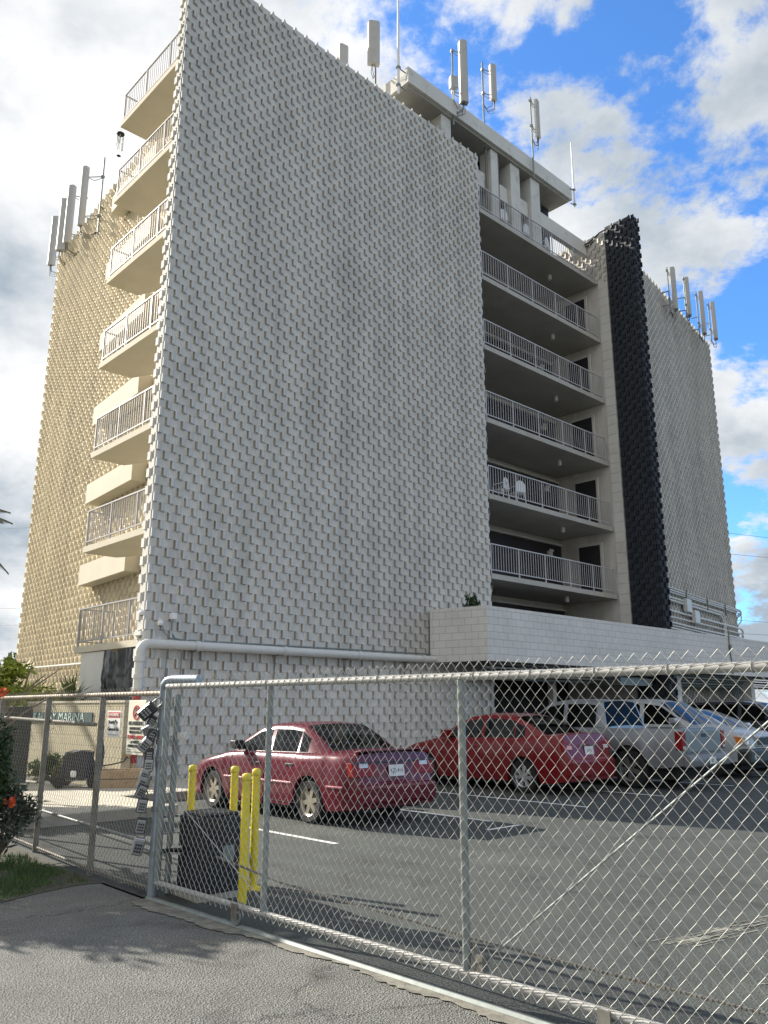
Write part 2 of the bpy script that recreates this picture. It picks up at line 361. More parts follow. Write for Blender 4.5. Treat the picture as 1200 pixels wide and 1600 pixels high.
# core volume (shaded, behind everything) and roof
b = MB(); b.prism([(2.35, 2.75), (3.45, 17.1), (19.3, 17.1), (19.3, 2.9), (11.4, 2.9), (11.4, 2.75)], .0, 20.2); b.build('building_core', plast, bld)
# right wing
b = MB(); block_wall(b, (19.47, -.6), (32.75, 1.47), 0, TOP); b.prism([(19.46, -.55), (32.7, 1.515), (32.65, 1.85), (19.46, -.2)], 0, TOP-.02)
for j in range(rows):
    if j % 2: b.prism([(32.70, 1.5), (32.80, 1.515), (32.77, 1.75), (32.66, 1.735)], j*CH, j*CH+CH-.004)
b.build('wing_wall', wallp, bld)
b = MB(); b.prism([(32.4, 1.86), (32.4, 10), (19.4, 10), (19.4, .0)], 0, 20.3); b.build('wing_core', plast, bld)
# cross wall, dark part and its end
b = MB(); block_wall(b, (19.0, -.52), (19.0, -1.8), 0, TOP+.2, flip=True); b.box(19.045, 19.44, -1.755, -.5, 0, TOP+.18); b.build('accent_wall', walld, bld)
b = MB(); block_wall(b, (19.0, -1.8), (19.46, -1.8), 0, TOP+.2)
for j in range(rows+1):
    if j % 2: b.box(19.445, 19.54, -1.78, -1.3, j*CH, j*CH+CH-.004)
b.build('accent_wall_end', walld2, bld)
b = MB(); block_wall(b, (19.0, 3.2), (19.0, -.5), 18.9, TOP, flip=True); b.box(19.045, 19.35, -.49, 3.2, 0, TOP-.02)
b.build('cross_wall', wallpy, bld)
b = MB()
for z in [4.6+.4*i for i in range(36)]: b.box(18.98, 19.01, -.49, -.05, z, z+.39)
b.build('cross_wall_facing', plast, bld)
# corridors: slabs, railings, back walls
BOT = [2.95+2.65*k for k in range(7)]
def railing(name, parent, pts, z, h=1.0, step=.135, post=1.5, skip=0, m_=None):
    m = MB(); z0 = z
    for (x0, y0), (x1, y1) in zip(pts, pts[1:]):
        A = Vector((x0, y0, 0)); B = Vector((x1, y1, 0)); L = (B-A).length; d = (B-A)/L; ang = math.atan2(d.y, d.x)
        T = Matrix.Translation(A) @ Matrix.Rotation(ang, 4, 'Z')
        m.box(0, L, -.022, .022, z+h-.035, z+h, T=T); m.box(0, L, -.016, .016, z+.12, z+.15, T=T)
        n = max(1, round(L/post))
        for i in range(n+1): x = min(max(i*L/n, .02), L-.02); m.box(x-.019, x+.019, -.019, .019, z, z+h-.036, T=T)
        k = int(L/step)
        for i in range(1, k): x = i*L/k; m.box(x-.0075, x+.0075, -.0075, .0075, z+.15, z+h-.036, T=T)
    return m.build(name, m_ or mat('railing_paint', (.50, .49, .50), .5, var=.06, vscale=6), parent)
for k in range(1, 7):
    zb = BOT[k]+.02
    b = MB(); b.prism([(11.36, .33), (11.46, 0), (18.98, 0), (18.98, 2.5), (11.36, 2.5)], zb, zb+.17); o = b.build('walkway_slab', soff, bld)
    railing('walkway_railing', o, [(11.5, .07), (18.93, .07)], zb+.17)
    for x, y in ((12.7, 1.1), (16.9, .9)):
        m = MB(); m.lathe([(0, zb-.2), (.075, zb-.2), (.075, zb-.002), (0, zb-.002)], (x, y, 0), n=14); m.build('downlight', whitep, o, smooth=40)
for k in range(0, 6):
    zf = (BOT[k]+.19) if k else .1; zc = BOT[k+1]+.018
    b = MB(); b.box(11.36, 18.98, 2.51, 2.62, zf, zc)                 # rear wall
    b.build('corridor_wall', plast, bld)
    b = MB(); b.box(11.42, 18.9, 2.40, 2.505, zf, zc-.28); b.build('corridor_shade_band', darkwall, bld)  # near-black colour stands for the shade deep in the corridor
    b = MB(); b.box(11.4, 18.9, 2.30, 2.505, zc-.275, zc-.2); b.build('corridor_ledge', plast, bld)
    if k:
        b = MB(); b.box(18.90, 18.975, .5, 1.65, zf, zf+2.12); o = b.build('door_frame', plast, bld)
        b = MB(); b.box(18.885, 18.897, .6, 1.55, zf+.02, zf+2.03); dd = b.build('door', darkwall, o)
        
        b = MB(); b.box(17.9, 18.15, 2.29, 2.395, zf+1.72, zf+1.9); b.lathe([(0, 0), (.06, 0), (.06, .05), (0, .05)], (17.96, 2.24, zf+1.92), axis='y', n=10); b.lathe([(0, 0), (.06, 0), (.06, .05), (0, .05)], (18.1, 2.24, zf+1.92), axis='y', n=10); b.build('emergency_light', mat('lamp_plastic', (.7, .7, .66), .4), bld)
# ground floor under canopy: side wall, back and soffit coloured black for deep shade
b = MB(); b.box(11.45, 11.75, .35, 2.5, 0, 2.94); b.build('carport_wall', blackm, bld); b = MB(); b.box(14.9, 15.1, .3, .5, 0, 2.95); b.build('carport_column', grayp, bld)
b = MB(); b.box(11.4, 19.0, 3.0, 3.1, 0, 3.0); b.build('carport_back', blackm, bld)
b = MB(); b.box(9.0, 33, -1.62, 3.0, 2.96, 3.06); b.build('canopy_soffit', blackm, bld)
# canopy parapet of white blocks
def brickmat(name, col, ax):
    m = bpy.data.materials.new(name); m.use_nodes = True; n = m.node_tree.nodes; l = m.node_tree.links; p = n['Principled BSDF']
    t = N(n, 'ShaderNodeTexCoord'); s = N(n, 'ShaderNodeSeparateXYZ'); c = N(n, 'ShaderNodeCombineXYZ'); l.new(t.outputs['Object'], s.inputs[0])
    l.new(s.outputs[ax], c.inputs[0]); l.new(s.outputs[2], c.inputs[1])
    br = N(n, 'ShaderNodeTexBrick', Scale=1.0); br.inputs['Color1'].default_value = (*col, 1); br.inputs['Color2'].default_value = (*[a*.96 for a in col], 1); br.inputs['Mortar'].default_value = (*[a*.55 for a in col], 1)
    br.inputs['Brick Width'].default_value = .4064; br.inputs['Row Height'].default_value = .2032; br.inputs['Mortar Size'].default_value = .006
    l.new(c.outputs[0], br.inputs['Vector'])
    nz = N(n, 'ShaderNodeTexNoise', Scale=1.3, Detail=8, Roughness=.65); l.new(t.outputs['Object'], nz.inputs['Vector'])
    mr = N(n, 'ShaderNodeMapRange'); mr.inputs['From Min'].default_value = .35; mr.inputs['From Max'].default_value = .75; mr.inputs['To Min'].default_value = 1.0; mr.inputs['To Max'].default_value = .84; l.new(nz.outputs[0], mr.inputs[0])
    mx = N(n, 'ShaderNodeMix', data_type='RGBA', blend_type='MULTIPLY'); mx.inputs[0].default_value = 1; l.new(br.outputs[0], mx.inputs[6]); l.new(mr.outputs[0], mx.inputs[7])
    l.new(mx.outputs[2], p.inputs['Base Color']); p.inputs['Roughness'].default_value = .8
    bp = N(n, 'ShaderNodeBump', Strength=.6, Distance=.004); bp.invert = True; l.new(br.outputs['Fac'], bp.inputs['Height']); l.new(bp.outputs[0], p.inputs['Normal'])
    return m
brw = brickmat('canopy_block', (.70, .68, .64), 0); brw2 = brickmat('marina_block', (.47, .415, .28), 0)
b = MB(); b.prism([(8.852, -1.9), (34, -1.9), (34, -1.6), (9.1, -1.6)], 2.86, 4.37); b.build('canopy_parapet', brw, bld)
b = MB(); b.prism([(8.45, -.1), (8.85, -1.9), (9.1, -1.6), (8.75, -.1)], 2.86, 4.37); b.build('canopy_parapet', brickmat('canopy_block_side', (.70, .68, .64), 1), bld)
b = MB(); b.prism([(8.80, -.1), (9.12, -1.58), (34, -1.58), (34, -.2), (32, .9), (19.5, -.65), (11.4, -.02), (11.3, -.1)], 3.9, 4.0); b.build('canopy_roof', grayp, bld)
b = MB(); b.tube([W0 for W0 in [(23.9, -1.93, 4.7), (23.9, -1.93, 3.6), (23.95, -1.93, 3.55), (23.95, -1.93, 2.9)]], .022, 6); b.box(23.84, 23.98, -1.98, -1.905, 3.9, 4.05); b.build('conduit', rustg, bld)
for s in (20.5, 27.0, 31.5):
    b = MB(); b.box(s, s+.35, -1.3, -.95, 0, 2.95); b.build('carport_column', grayp, bld)
for i in range(5):
    b = MB(); z = 2.82-.09*i; y = -1.45+.25*i; b.tube([(9.6, y, z), (31, y, z)], .035 if i % 2 else .05, 7); b.build('conduit', pvc if i % 2 else galv, bld)
b = MB(); b.box(16.5, 18.6, -1.35, -.6, 2.35, 2.6); b.build('duct', galv, bld)
# left balconies
for k in range(7):
    zb = BOT[k]+.02
    y1 = 4.72
    b = MB(); b.prism([(.08, .34), (1.76, .34), (1.9, 3.0), (1.05, y1), (.08, y1)], zb, zb+.16); o = b.build('balcony', plastc, bld)
    railing('balcony_railing', o, [(.14, .38), (.14, y1-.05), (1.1, y1-.05)], zb+.16, step=.125, post=1.45, m_=mat('railing_paint_dimmed', (.33, .32, .33), .55, var=.08, vscale=6))  # railing paint darkened on this side to offset the sun
    # louvred window and door behind
    zf = zb+.17
    b = MB(); b.box(1.66, 1.70, .7, 2.6, zf+.02, zf+2.1)
    o2 = b.build('sliding_door', glassd, bld)
    b = MB()
    for yy in (.66, 1.6, 2.58): b.box(1.61, 1.65, yy, yy+.06, zf, zf+2.14)
    b.box(1.61, 1.65, .66, 2.64, zf+2.14, zf+2.2); b.build('door_frame', grayp, o2)
    b = MB(); b.box(1.84, 2.1, 3.0, 4.6, zf+1.25, zf+2.0); lv = b.build('louvred_window', blackm, bld)
    b = MB()
    for i in range(6): b.prism([(1.74, zf+1.30+i*.115), (1.83, zf+1.34+i*.115), (1.83, zf+1.355+i*.115), (1.74, zf+1.315+i*.115)], 3.03, 4.57, 'y')
    b.build('louvre', grayp, lv)
    # ledge panel further along the side wall
    if k:
        za = 5.4+2.71*(k-1)
        b = MB(); b.prism([(1.62, 5.4), (2.1, 5.4), (2.36, 9.25), (1.9, 9.25)], za, za+.66); b.build('ledge_panel', plastc, bld, bevel=.01)
        
# ground-level panel and black sheeting below lowest balcony
b = MB(); b.box(.12, .2, 2.95, 4.3, 0, 2.95); b.build('pale_panel', plast, bld)
b = MB(); random.seed(5)
ny, nz_ = 60, 44; P = []
for i in range(ny+1):
    for j in range(nz_+1):
        y = .36+2.55*i/ny; z = 2.93*j/nz_
        f = .10*mnoise.noise((y*3.2, z*.35, 3))+.05*mnoise.noise((y*8, z*1.1, 7))+.03*mnoise.noise((y*9, z*9, 1))
        P.append((.09+f, y, z+(.05*sin(y*5) if j == nz_ else 0)))
b.add(P, [(i*(nz_+1)+j, (i+1)*(nz_+1)+j, (i+1)*(nz_+1)+j+1, i*(nz_+1)+j+1) for i in range(ny) for j in range(nz_)])
o = b.build('black_sheeting', mat('black_plastic', (.025, .026, .028), .28), bld, smooth=80)
# long painted pipe along the base, elbow and drop, red standpipe
def arc(c, r, a0, a1, u, v, n=8): return [Vector(c)+Vector(u)*r*cos(a0+(a1-a0)*i/n)+Vector(v)*r*sin(a0+(a1-a0)*i/n) for i in range(n+1)]
b = MB(); b.tube([(9.0, -.24, 2.93), (-.35, -.24, 2.93)]+arc((-.35, -.24, 2.73), .2, pi/2, pi, (1, 0, 0), (0, 0, 1))[1:]+[(-.55, -.24, 1.95)], .1, 14)
for x in (.8, 3.2, 5.6, 8): b.lathe([(.115, -.06), (.115, .06)], (0, 0, 0), 'z', 14, T=Matrix.Translation((x, -.24, 2.93)) @ Matrix.Rotation(pi/2, 4, 'Y'))
b.lathe([(.1, 2.55), (.125, 2.55), (.125, 2.65), (.1, 2.65)], (-.55, -.24, 0), n=14); b.lathe([(.1, 2.2), (.12, 2.2), (.12, 2.28), (.1, 2.28)], (-.55, -.24, 0), n=14)
pp = b.build('drain_pipe', pvc, bld, smooth=40)
for x in (.75, 3.0, 5.2, 7.4):
    b = MB(); b.box(x-.015, x+.015, -.3, .0, 2.81, 2.83); b.tube([(x, -.10, 2.42), (x-.02, -.2, 2.8)], .012, 6); b.box(x-.012, x+.012, -.11, -.095, 2.45, 2.85); b.build('pipe_bracket', rustg, pp)
b = MB(); b.tube([(-.55, -.24, .5), (-.55, -.24, 1.94)], .085, 14); b.tube([(-.55, -.24, .0), (-.55, -.24, .5)], .085, 14, m=1)
b.tube([(-.55, -.24, .75), (-.75, -.5, .72)], .06, 12); b.tube([(-.55, -.24, .75), (-.45, -.55, .72)], .06, 12); b.lathe([(.0, 1.0), (.1, 1.0), (.1, .9), (0, .9)], (-.55, -.24, 0), n=12)
b.tube([(-.75, -.5, .72), (-.80, -.57, .71)], .065, 12, m=1)
b.build('standpipe', [red, mat('rusty_cream', (.55, .42, .22), .8, dirt=((.3, .1, .04), 5, .45, .6))], bld, smooth=40)
# thin conduits near the base
b = MB(); b.tube([(.25, -.06, 3.5), (.25, -.06, 3.2), (.35, -.06, 3.08), (.5, -.06, 3.06), (9, -.11, 3.1)], .02, 6); b.tube([(.0, -.08, 3.4), (.05, -.09, 3.2), (.2, -.1, 3.08), (.6, -.12, 3.04), (8, -.12, 3.03)], .012, 5); b.tube([(.15, -.12, 2.8), (.1, -.11, 1.8), (.1, -.11, .4)], .014, 5); b.tube([(.5, -.12, 2.8), (.5, -.11, 2.3)], .014, 5)
b.box(.18, .32, -.14, -.02, 3.5, 3.63, m=1); b.build('conduit', [galv, whitep], bld)
b = MB(); b.tube([(2.15, 8.6, 2.95), (2.85, 17.2, 3.05)], .03, 6); b.build('conduit', pvc, bld)
b = MB(); b.box(-.46, -.36, -.02, .3, 3.12, 3.2); b.build('wall_ledge', plast, bld)
# penthouse
b = MB(); b.box(7.85, 17.5, .0, 9, 22.2, 22.8); b.build('penthouse_roof', grayp, bld)
b = MB(); b.box(7.95, 17.4, .12, 8.9, 22.12, 22.198); b.build('penthouse_soffit', soff, bld)
b = MB(); b.box(8.4, 17.2, 1.0, 1.1, 18.9, 22.11); b.box(8.4, 8.5, 1.1, 8, 18.9, 22.11); b.box(17.1, 17.2, 1.1, 8, 18.9, 22.11); b.build('penthouse_glazing', black, bld)
for x0, x1 in ((10.1, 12.4), (12.9, 13.58), (14.22, 14.85), (15.5, 18.95)):
    b = MB(); b.box(x0, x1, .36, .55, 20.35, 21.0); b.build('penthouse_spandrel', grayp, bld)
for x, ww in ((9.7, .5), (12.42, .42), (13.6, .58), (14.88, .6)):
    b = MB(); b.box(x, x+ww, .2, .75, 19.13, 22.11); b.build('penthouse_column', grayp, bld, bevel=.02)
b = MB()
for x in (10.9, 11.6, 13.2, 14.5, 15.8, 16.6): b.box(x-.02, x+.02, .93, .98, 18.95, 22.1)
b.box(8.5, 17.0, .93, .98, 21.55, 21.6); b.build('window_mullion', mat('bronze', (.06, .055, .05), .5), bld)
for x in (12.25, 12.95):
    b = MB(); b.tube([(x, .3, 22.1), (x, .3, 19.14)], .04, 7); b.build('conduit', rustg, bld)
b = MB(); b.tube([(17.5, 2.2, 22.6), (18.0, 2.0, 22.55), (18.5, 1.5, 22.1), (18.75, 1.2, 21.5), (18.85, 1.1, 20.9), (18.9, 1.0, 20.6)], .09, 8); b.tube([(17.5, 2.4, 22.5), (18.3, 2.2, 22.4), (18.75, 1.6, 21.9), (18.93, 1.3, 21.2), (18.95, 1.1, 20.7)], .07, 8); b.build('cable_duct', grayp, bld, smooth=50)
b = MB(); b.tube([(18.7, .6, 20.75), (18.9, .2, 20.9), (19.0, -.3, 21.2), (19.05, -1.4, 21.28)], .035, 6); b.tube([(18.7, .7, 20.7), (18.95, .2, 20.8), (19.1, -.3, 21.12), (19.2, -1.4, 21.24)], .03, 6); b.build('cable', black, bld)
# conduits on the right wing above the canopy
def wp(t, z, off=.16): # along wing from hidden corner
    A = Vector((19.47, -.6, 0)); d = Vector((13.28, 2.07, 0)).normalized(); n = Vector((d.y, -d.x, 0)); p = A+d*t+n*off; return (p.x, p.y, z)
zs = [6.42, 6.32, 6.22, 6.0, 5.88, 5.45, 5.2, 4.98, 4.86, 4.75, 4.64, 4.53, 4.42]
for i, z in enumerate(zs):
    b = MB(); r = (.035, .035, .03, .05, .05, .05, .04, .045, .03, .04, .03, .035, .03)[i]
    if i in (3, 4): pts = [wp(.2, z), wp(10.2-.25*(i-3), z)]+[wp(10.5-.25*(i-3), z-.12), wp(10.65-.25*(i-3), z-.4), wp(10.65-.25*(i-3), z-1.1)]
    elif i in (5, 6, 2): pts = [wp(.2, z), wp(4 if i != 2 else 6, z), wp(13.4, z+.02), wp(13.65, z-.1), wp(13.75, z-.35, .1), wp(13.6, z-.6, -.1)]
    else: pts = [wp(.2, z), wp(7, z-.02), wp(13.5, z+.03*math.sin(i)), wp(13.72, z-.08), wp(13.7, z-.25, -.05)]
    b.tube(pts, r, 7); b.build('wing_conduit', pvc if i % 3 else grayp, bld, smooth=60)
for t in (5.0, 7.9, 10.7):
    b = MB(); b.box(-.02, .02, -.02, .02, 5.9, 6.5, T=Matrix.Translation((wp(t, 0, .22)[0], wp(t, 0, .22)[1], 0))); b.build('conduit_strap', rustg, bld)
for t, z in ((4.6, 5.55), (5.6, 5.15)):
    b = MB(); p = wp(t, 0, .22); T = Matrix.Translation((p[0], p[1], 0)) @ Matrix.Rotation(math.atan2(2.07, 13.28), 4, 'Z'); b.box(0, .62, -.12, .05, z, z+.55, T=T); b.build('junction_box', pvc, bld, bevel=.01)
# ------------------------------------------------------------------ antennas
def antenna(name, panel_c, z0, z1, face, width, depth, mast_off, label, cat, group=None, mast=(-.3, .5), bracket_to=None, rad=None):
    """panel_c = building-frame (s, y); face = angle the panel looks, in the building frame"""
    o = empty(name, W(panel_c[0], panel_c[1], z0), BA+face, label, cat, group)
    H = z1-z0; hw, hd = width/2, depth/2; c = min(hw, hd)*.55
    b = MB(); poly = [(-hw, -hd+c), (-hw+c, -hd), (hw-c, -hd), (hw, -hd+c), (hw, hd), (-hw, hd)]; b.prism(poly, 0, H)
    b.build('radome', antm, o, bevel=.015)
    mx, my = mast_off; b = MB(); b.tube([(mx, my, mast[0]), (mx, my, H+mast[1])], .033, 8); b.build('mast', galv, o)
    for z in (.18*H, .85*H):
        b = MB(); b.tube([(0, hd, z), (mx, my, z+.02)], .02, 6); b.box(mx-.05, mx+.05, my-.05, my+.05, z-.04, z+.06)
        b.tube([(0, hd, z), (mx*.5, my*.5+hd*.5, z-.16), (mx, my, z-.04)], .014, 5); b.build('bracket', galv, o)
    b = MB(); random.seed(int(z0*100)+int(panel_c[0]*10))
    for i in range(4):
        a = random.uniform(-.06, .06); b.tube([(a, .0, .0), (a*1.5, .03, -.22-.1*i), (mx*.6+a, my*.6, -.38-.06*i), (mx+a*.4, my+.03, -.15), (mx+a*.3, my+.04, -.45)], .011, 5)
    b.build('cable', black, o, smooth=60)
    if bracket_to is not None:
        b = MB()
        for z in bracket_to[2:]: b = MB(); b.tube([(mx, my, z), (bracket_to[0], bracket_to[1], z)], .03, 6); b.build('wall_arm', galv, o)
    return o
GA = 'panel antennas on the side wall parapet'
sideang = -pi/2
antenna('cell_antenna', (3.15, 18.6), 21.4, 23.9, sideang+.7, .32, .2, (.5, .12), 'slim grey antenna panel farthest left, standing clear beyond the tan wall corner', 'antenna', GA, bracket_to=(.95, .2, .3, .75))
antenna('cell_antenna', (2.6, 15.9), 20.7, 23.2, sideang+.9, .42, .24, (.1, .45), 'widest pale antenna panel at the tan wall corner, second from the left', 'antenna', GA, bracket_to=(.1, .75, .1, .5))
antenna('cell_antenna', (2.3, 14.5), 20.3, 23.0, sideang+.6, .3, .2, (.45, .35), 'pale antenna panel third from the left above the tan wall', 'antenna', GA, bracket_to=(.45, .75, .2, .7))
antenna('cell_antenna', (1.9, 12.1), 19.8, 22.4, sideang+.3, .24, .2, (.55, .4), 'pale antenna panel nearest the upper left balconies on the tan wall', 'antenna', GA, bracket_to=(.55, .8, .3, .9))
def wxy(t, off): p = wp(t, 0, off); return (p[0], p[1])
GB = 'panel antennas on the right wing parapet'
labs = ['white antenna panel closest to the dark accent wall on the right wing', 'narrow white antenna panel second from the dark accent wall', 'white antenna panel between the narrow panel and the wing corner', 'white antenna panel at the outermost right corner of the wing']
for (t, off, z0, z1, fa), la in zip(((6.3, .5, 20.1, 22.3, .2), (8.75, .4, 20.8, 22.9, .9), (10.85, .5, 20.6, 23.0, .2), (13.4, .4, 21.3, 23.5, .3)), labs):
    p = wxy(t, off); antenna('cell_antenna', p, z0, z1, (.35 if fa < .5 else .6), .40, .22, (-.5, .2), la, 'antenna', GB, mast=(-.3, -.15), bracket_to=(-.45, .55, .1, .8))
GC = 'panel antennas on the penthouse roof'
antenna('cell_antenna', (7.45, 1.3), 23.5, 25.25, -.55, .42, .25, (.12, .3), 'wide grey antenna panel rising behind the top edge of the big patterned wall', 'antenna', GC, mast=(-2.6, -.9))
antenna('cell_antenna', (10.5, -.2), 22.75, 25.4, -.5, .3, .24, (-.38, .12), 'tallest white antenna panel with small radio box on the penthouse roof edge', 'antenna', GC, mast=(-.9, -.35))
antenna('cell_antenna', (12.35, -.1), 24.0, 25.6, -.3, .26, .18, (-.38, .15), 'white antenna panel with tangled cables mid penthouse roof edge', 'antenna', GC, mast=(-1.9, .1))
antenna('cell_antenna', (15.1, -.12), 23.85, 25.6, .2, .27, .16, (-.42, .08), 'dark-edged antenna panel on a long pipe near the right end of the penthouse roof', 'antenna', GC, mast=(-2.1, -.1))
antenna('cell_antenna', (6.9, 2.3), 23.1, 24.6, -.2, .35, .2, (.1, .3), 'antenna top barely showing above the edge of the big patterned wall', 'antenna', GC, mast=(-2.2, -.5))
antenna('cell_antenna', (17.6, 3.0), 23.2, 24.75, .1, .26, .16, (-.4, .1), 'small pale antenna farther back behind the right end of the penthouse roof', 'antenna', GC, mast=(-.6, .05))
o = empty('radio_box', W(10.05, -.1, 23.15), BA-.4, 'small grey radio box strapped left of the tallest white antenna', 'radio box'); b = MB(); b.box(-.14, .14, -.1, .1, 0, .5); b.build('housing', antm, o, bevel=.02); b = MB(); b.tube([(0, .0, 0), (.05, .1, -.4), (.2, .1, -.7)], .012, 5); b.build('cable', black, o)
o = empty('whip_antenna', W(7.5, .12, 21.6), BA, 'tall thin whip antenna clamped to the left end of the penthouse roof', 'whip antenna', 'whip antennas'); b = MB(); b.tube([(0, 0, 0), (0, 0, 1.3), (0, 0, 4.0)], [.045, .045, .03], 8); b.build('rod', whitep, o); b = MB()
for z in (.3, 1.0): b = MB(); b.tube([(0, 0, z), (.36, 0, z)], .02, 6); b.box(-.06, .06, -.06, .06, z-.03, z+.05); b.build('bracket', galv, o)
o = empty('whip_antenna', W(17.58, -.06, 21.9), BA, 'short thin whip antenna at the right corner of the penthouse roof', 'whip antenna', 'whip antennas'); b = MB(); b.tube([(0, 0, 0), (0, 0, 1.2), (0, 0, 3.1)], [.035, .035, .02], 8); b.build('rod', whitep, o); b = MB()
for z in (.1, .8): b = MB(); b.tube([(0, 0, z), (-.2, .06, z)], .02, 6); b.box(-.06, .06, -.05, .05, z-.03, z+.04); b.build('bracket', galv, o)
# wind chime under the top balcony
p = W(.12, 4.74, BOT[6]+.02)
o = empty('wind_chime', (p.x, p.y, p.z-1.0), 0, 'dark wind chime hanging off the outer corner of the topmost balcony', 'wind chime')
b = MB(); b.lathe([(0, .8), (.12, .8), (.12, .77), (0, .77)], n=12); b.tube([(0, 0, .8), (0, 0, 1.0)], .006, 4); b.build('top_disc', black, o)
for i in range(5):
    a = i*2*pi/5; b = MB(); b.tube([(.09*cos(a), .09*sin(a), .72), (.09*cos(a), .09*sin(a), .2+.05*i)], .016, 6); b.tube([(.09*cos(a), .09*sin(a), .72), (.09*cos(a), .09*sin(a), .78)], .003, 3); b.build('tube', galv, o)
b = MB(); b.tube([(0, 0, .76), (0, 0, .05)], .004, 4); b.lathe([(0, .05), (.07, 0.02), (0, -.02)], n=6); b.build('clapper', black, o)
# plastic chairs behind corridor railings
chairm = mat('chair_plastic', (.80, .80, .80), .4); chairp = mat('chair_print', (.62, .10, .22), .5)
def plastic_chair(s_, y_, rz, label, spot):
    o = empty('plastic_chair', W(s_, y_, BOT[2]+.19), BA+rz, label, 'chair', 'plastic chairs on a corridor'); b = MB()
    P = []
    for i in range(13):
        a = pi*i/12; P.append((-.24*cos(a), .0, .45+.42*sin(a)**.55 if sin(a) > 0 else .45))
    poly = [(x, z) for x, _, z in P]; b.prism(poly, .20, .225, 'y'); b.build('backrest', chairm, o, bevel=.006)
    b = MB(); b.box(-.24, .24, -.22, .2, .41, .435); b.build('seat', chairm, o, bevel=.01)
    for sx in (-.21, .21):
        for sy in (-.2, .2): b = MB(); b.tube([(sx, sy*.9, .41), (sx*1.12, sy*1.15, 0)], [.022, .016], 6); b.build('leg', chairm, o)
        b = MB(); b.tube([(sx*1.05, -.18, .41), (sx*1.1, -.16, .62), (sx*1.05, .2, .64)], .018, 6); b.build('armrest', chairm, o, smooth=60)
    if spot: b = MB(); b.lathe([(0, 0), (.06, 0)], (0, .2275, .66), axis='y', n=12); b.build('printed_mark', chairp, o)
    return o
chtop = [(13.2, 'white plastic chair behind the topmost corridor railing, nearest the big wall'), (14.6, 'white plastic chair midway along the topmost corridor railing'), (15.9, 'white plastic chair farthest along the topmost corridor railing')]
plastic_chair(12.75, .55, 3.35, 'white plastic chair with a reddish mark, left of the pair on the corridor', True)
plastic_chair(13.5, .45, 2.95, 'plain white plastic chair at the right of the pair behind the corridor railing', False)
for i_, (x_, la_) in enumerate(chtop):
    c_ = plastic_chair(x_, .5, 3.0+.2*i_, la_, False); c_.location.z = BOT[6]+.19
# security cameras at the building corner
for (s, y, z, a, lab) in ((-.5, -.1, 3.58, .3, 'white dome camera on a short arm at the building corner, higher of the two pair'), (-.12, -.22, 3.38, -.2, 'round white camera on a bent arm just above the painted pipe')):
    o = empty('security_camera', W(s, y, z), BA+a, lab, 'camera', 'security cameras at the building corner')
    b = MB(); b.lathe([(0, .06), (.05, .05), (.072, 0), (.05, -.05), (0, -.07)], n=16); b.build('housing', whitep, o, smooth=60)
    b = MB(); b.lathe([(0, -.076), (.03, -.07), (.036, -.055)], n=12); b.build('lens', black, o)
    b = MB(); b.tube([(0, 0, .05), (.0, .08, .1), (.12, .2, .05)], .016, 6); b.build('arm', whitep, o)
# ------------------------------------------------------------------ cars
tyre = mat('tyre_rubber', (.018, .018, .018), .85, bump=.3, bscale=80); rimm = mat('rim', (.55, .56, .57), .3, .8); rimd = mat('rim_dark', (.30, .31, .31), .4, .7)
autog = emat('car_glass', trans=.35); autot = emat('car_glass_tinted', trans=.08); seatm = mat('seat_cloth', (.10, .095, .09), .9)
redl = mat('tail_red', (.22, .008, .008), .25, spec=.25); clr = mat('lamp_clear', (.55, .57, .58), .1, coat=1); orange = mat('lamp_orange', (.75, .22, .03), .15, coat=1)
chrome = mat('chrome', (.75, .76, .78), .12, 1.0); trimb = mat('black_trim', (.02, .02, .022), .45); platew = mat('plate_white', (.62, .64, .64), .45)
inkd = mat('plate_ink', (.05, .05, .06), .6)
def spec_paint(name, col, metal=.35, rough=.32):
    m = mat(name, col, rough, metal, coat=.28, spec=.3, var=.05, vscale=2.5); return m
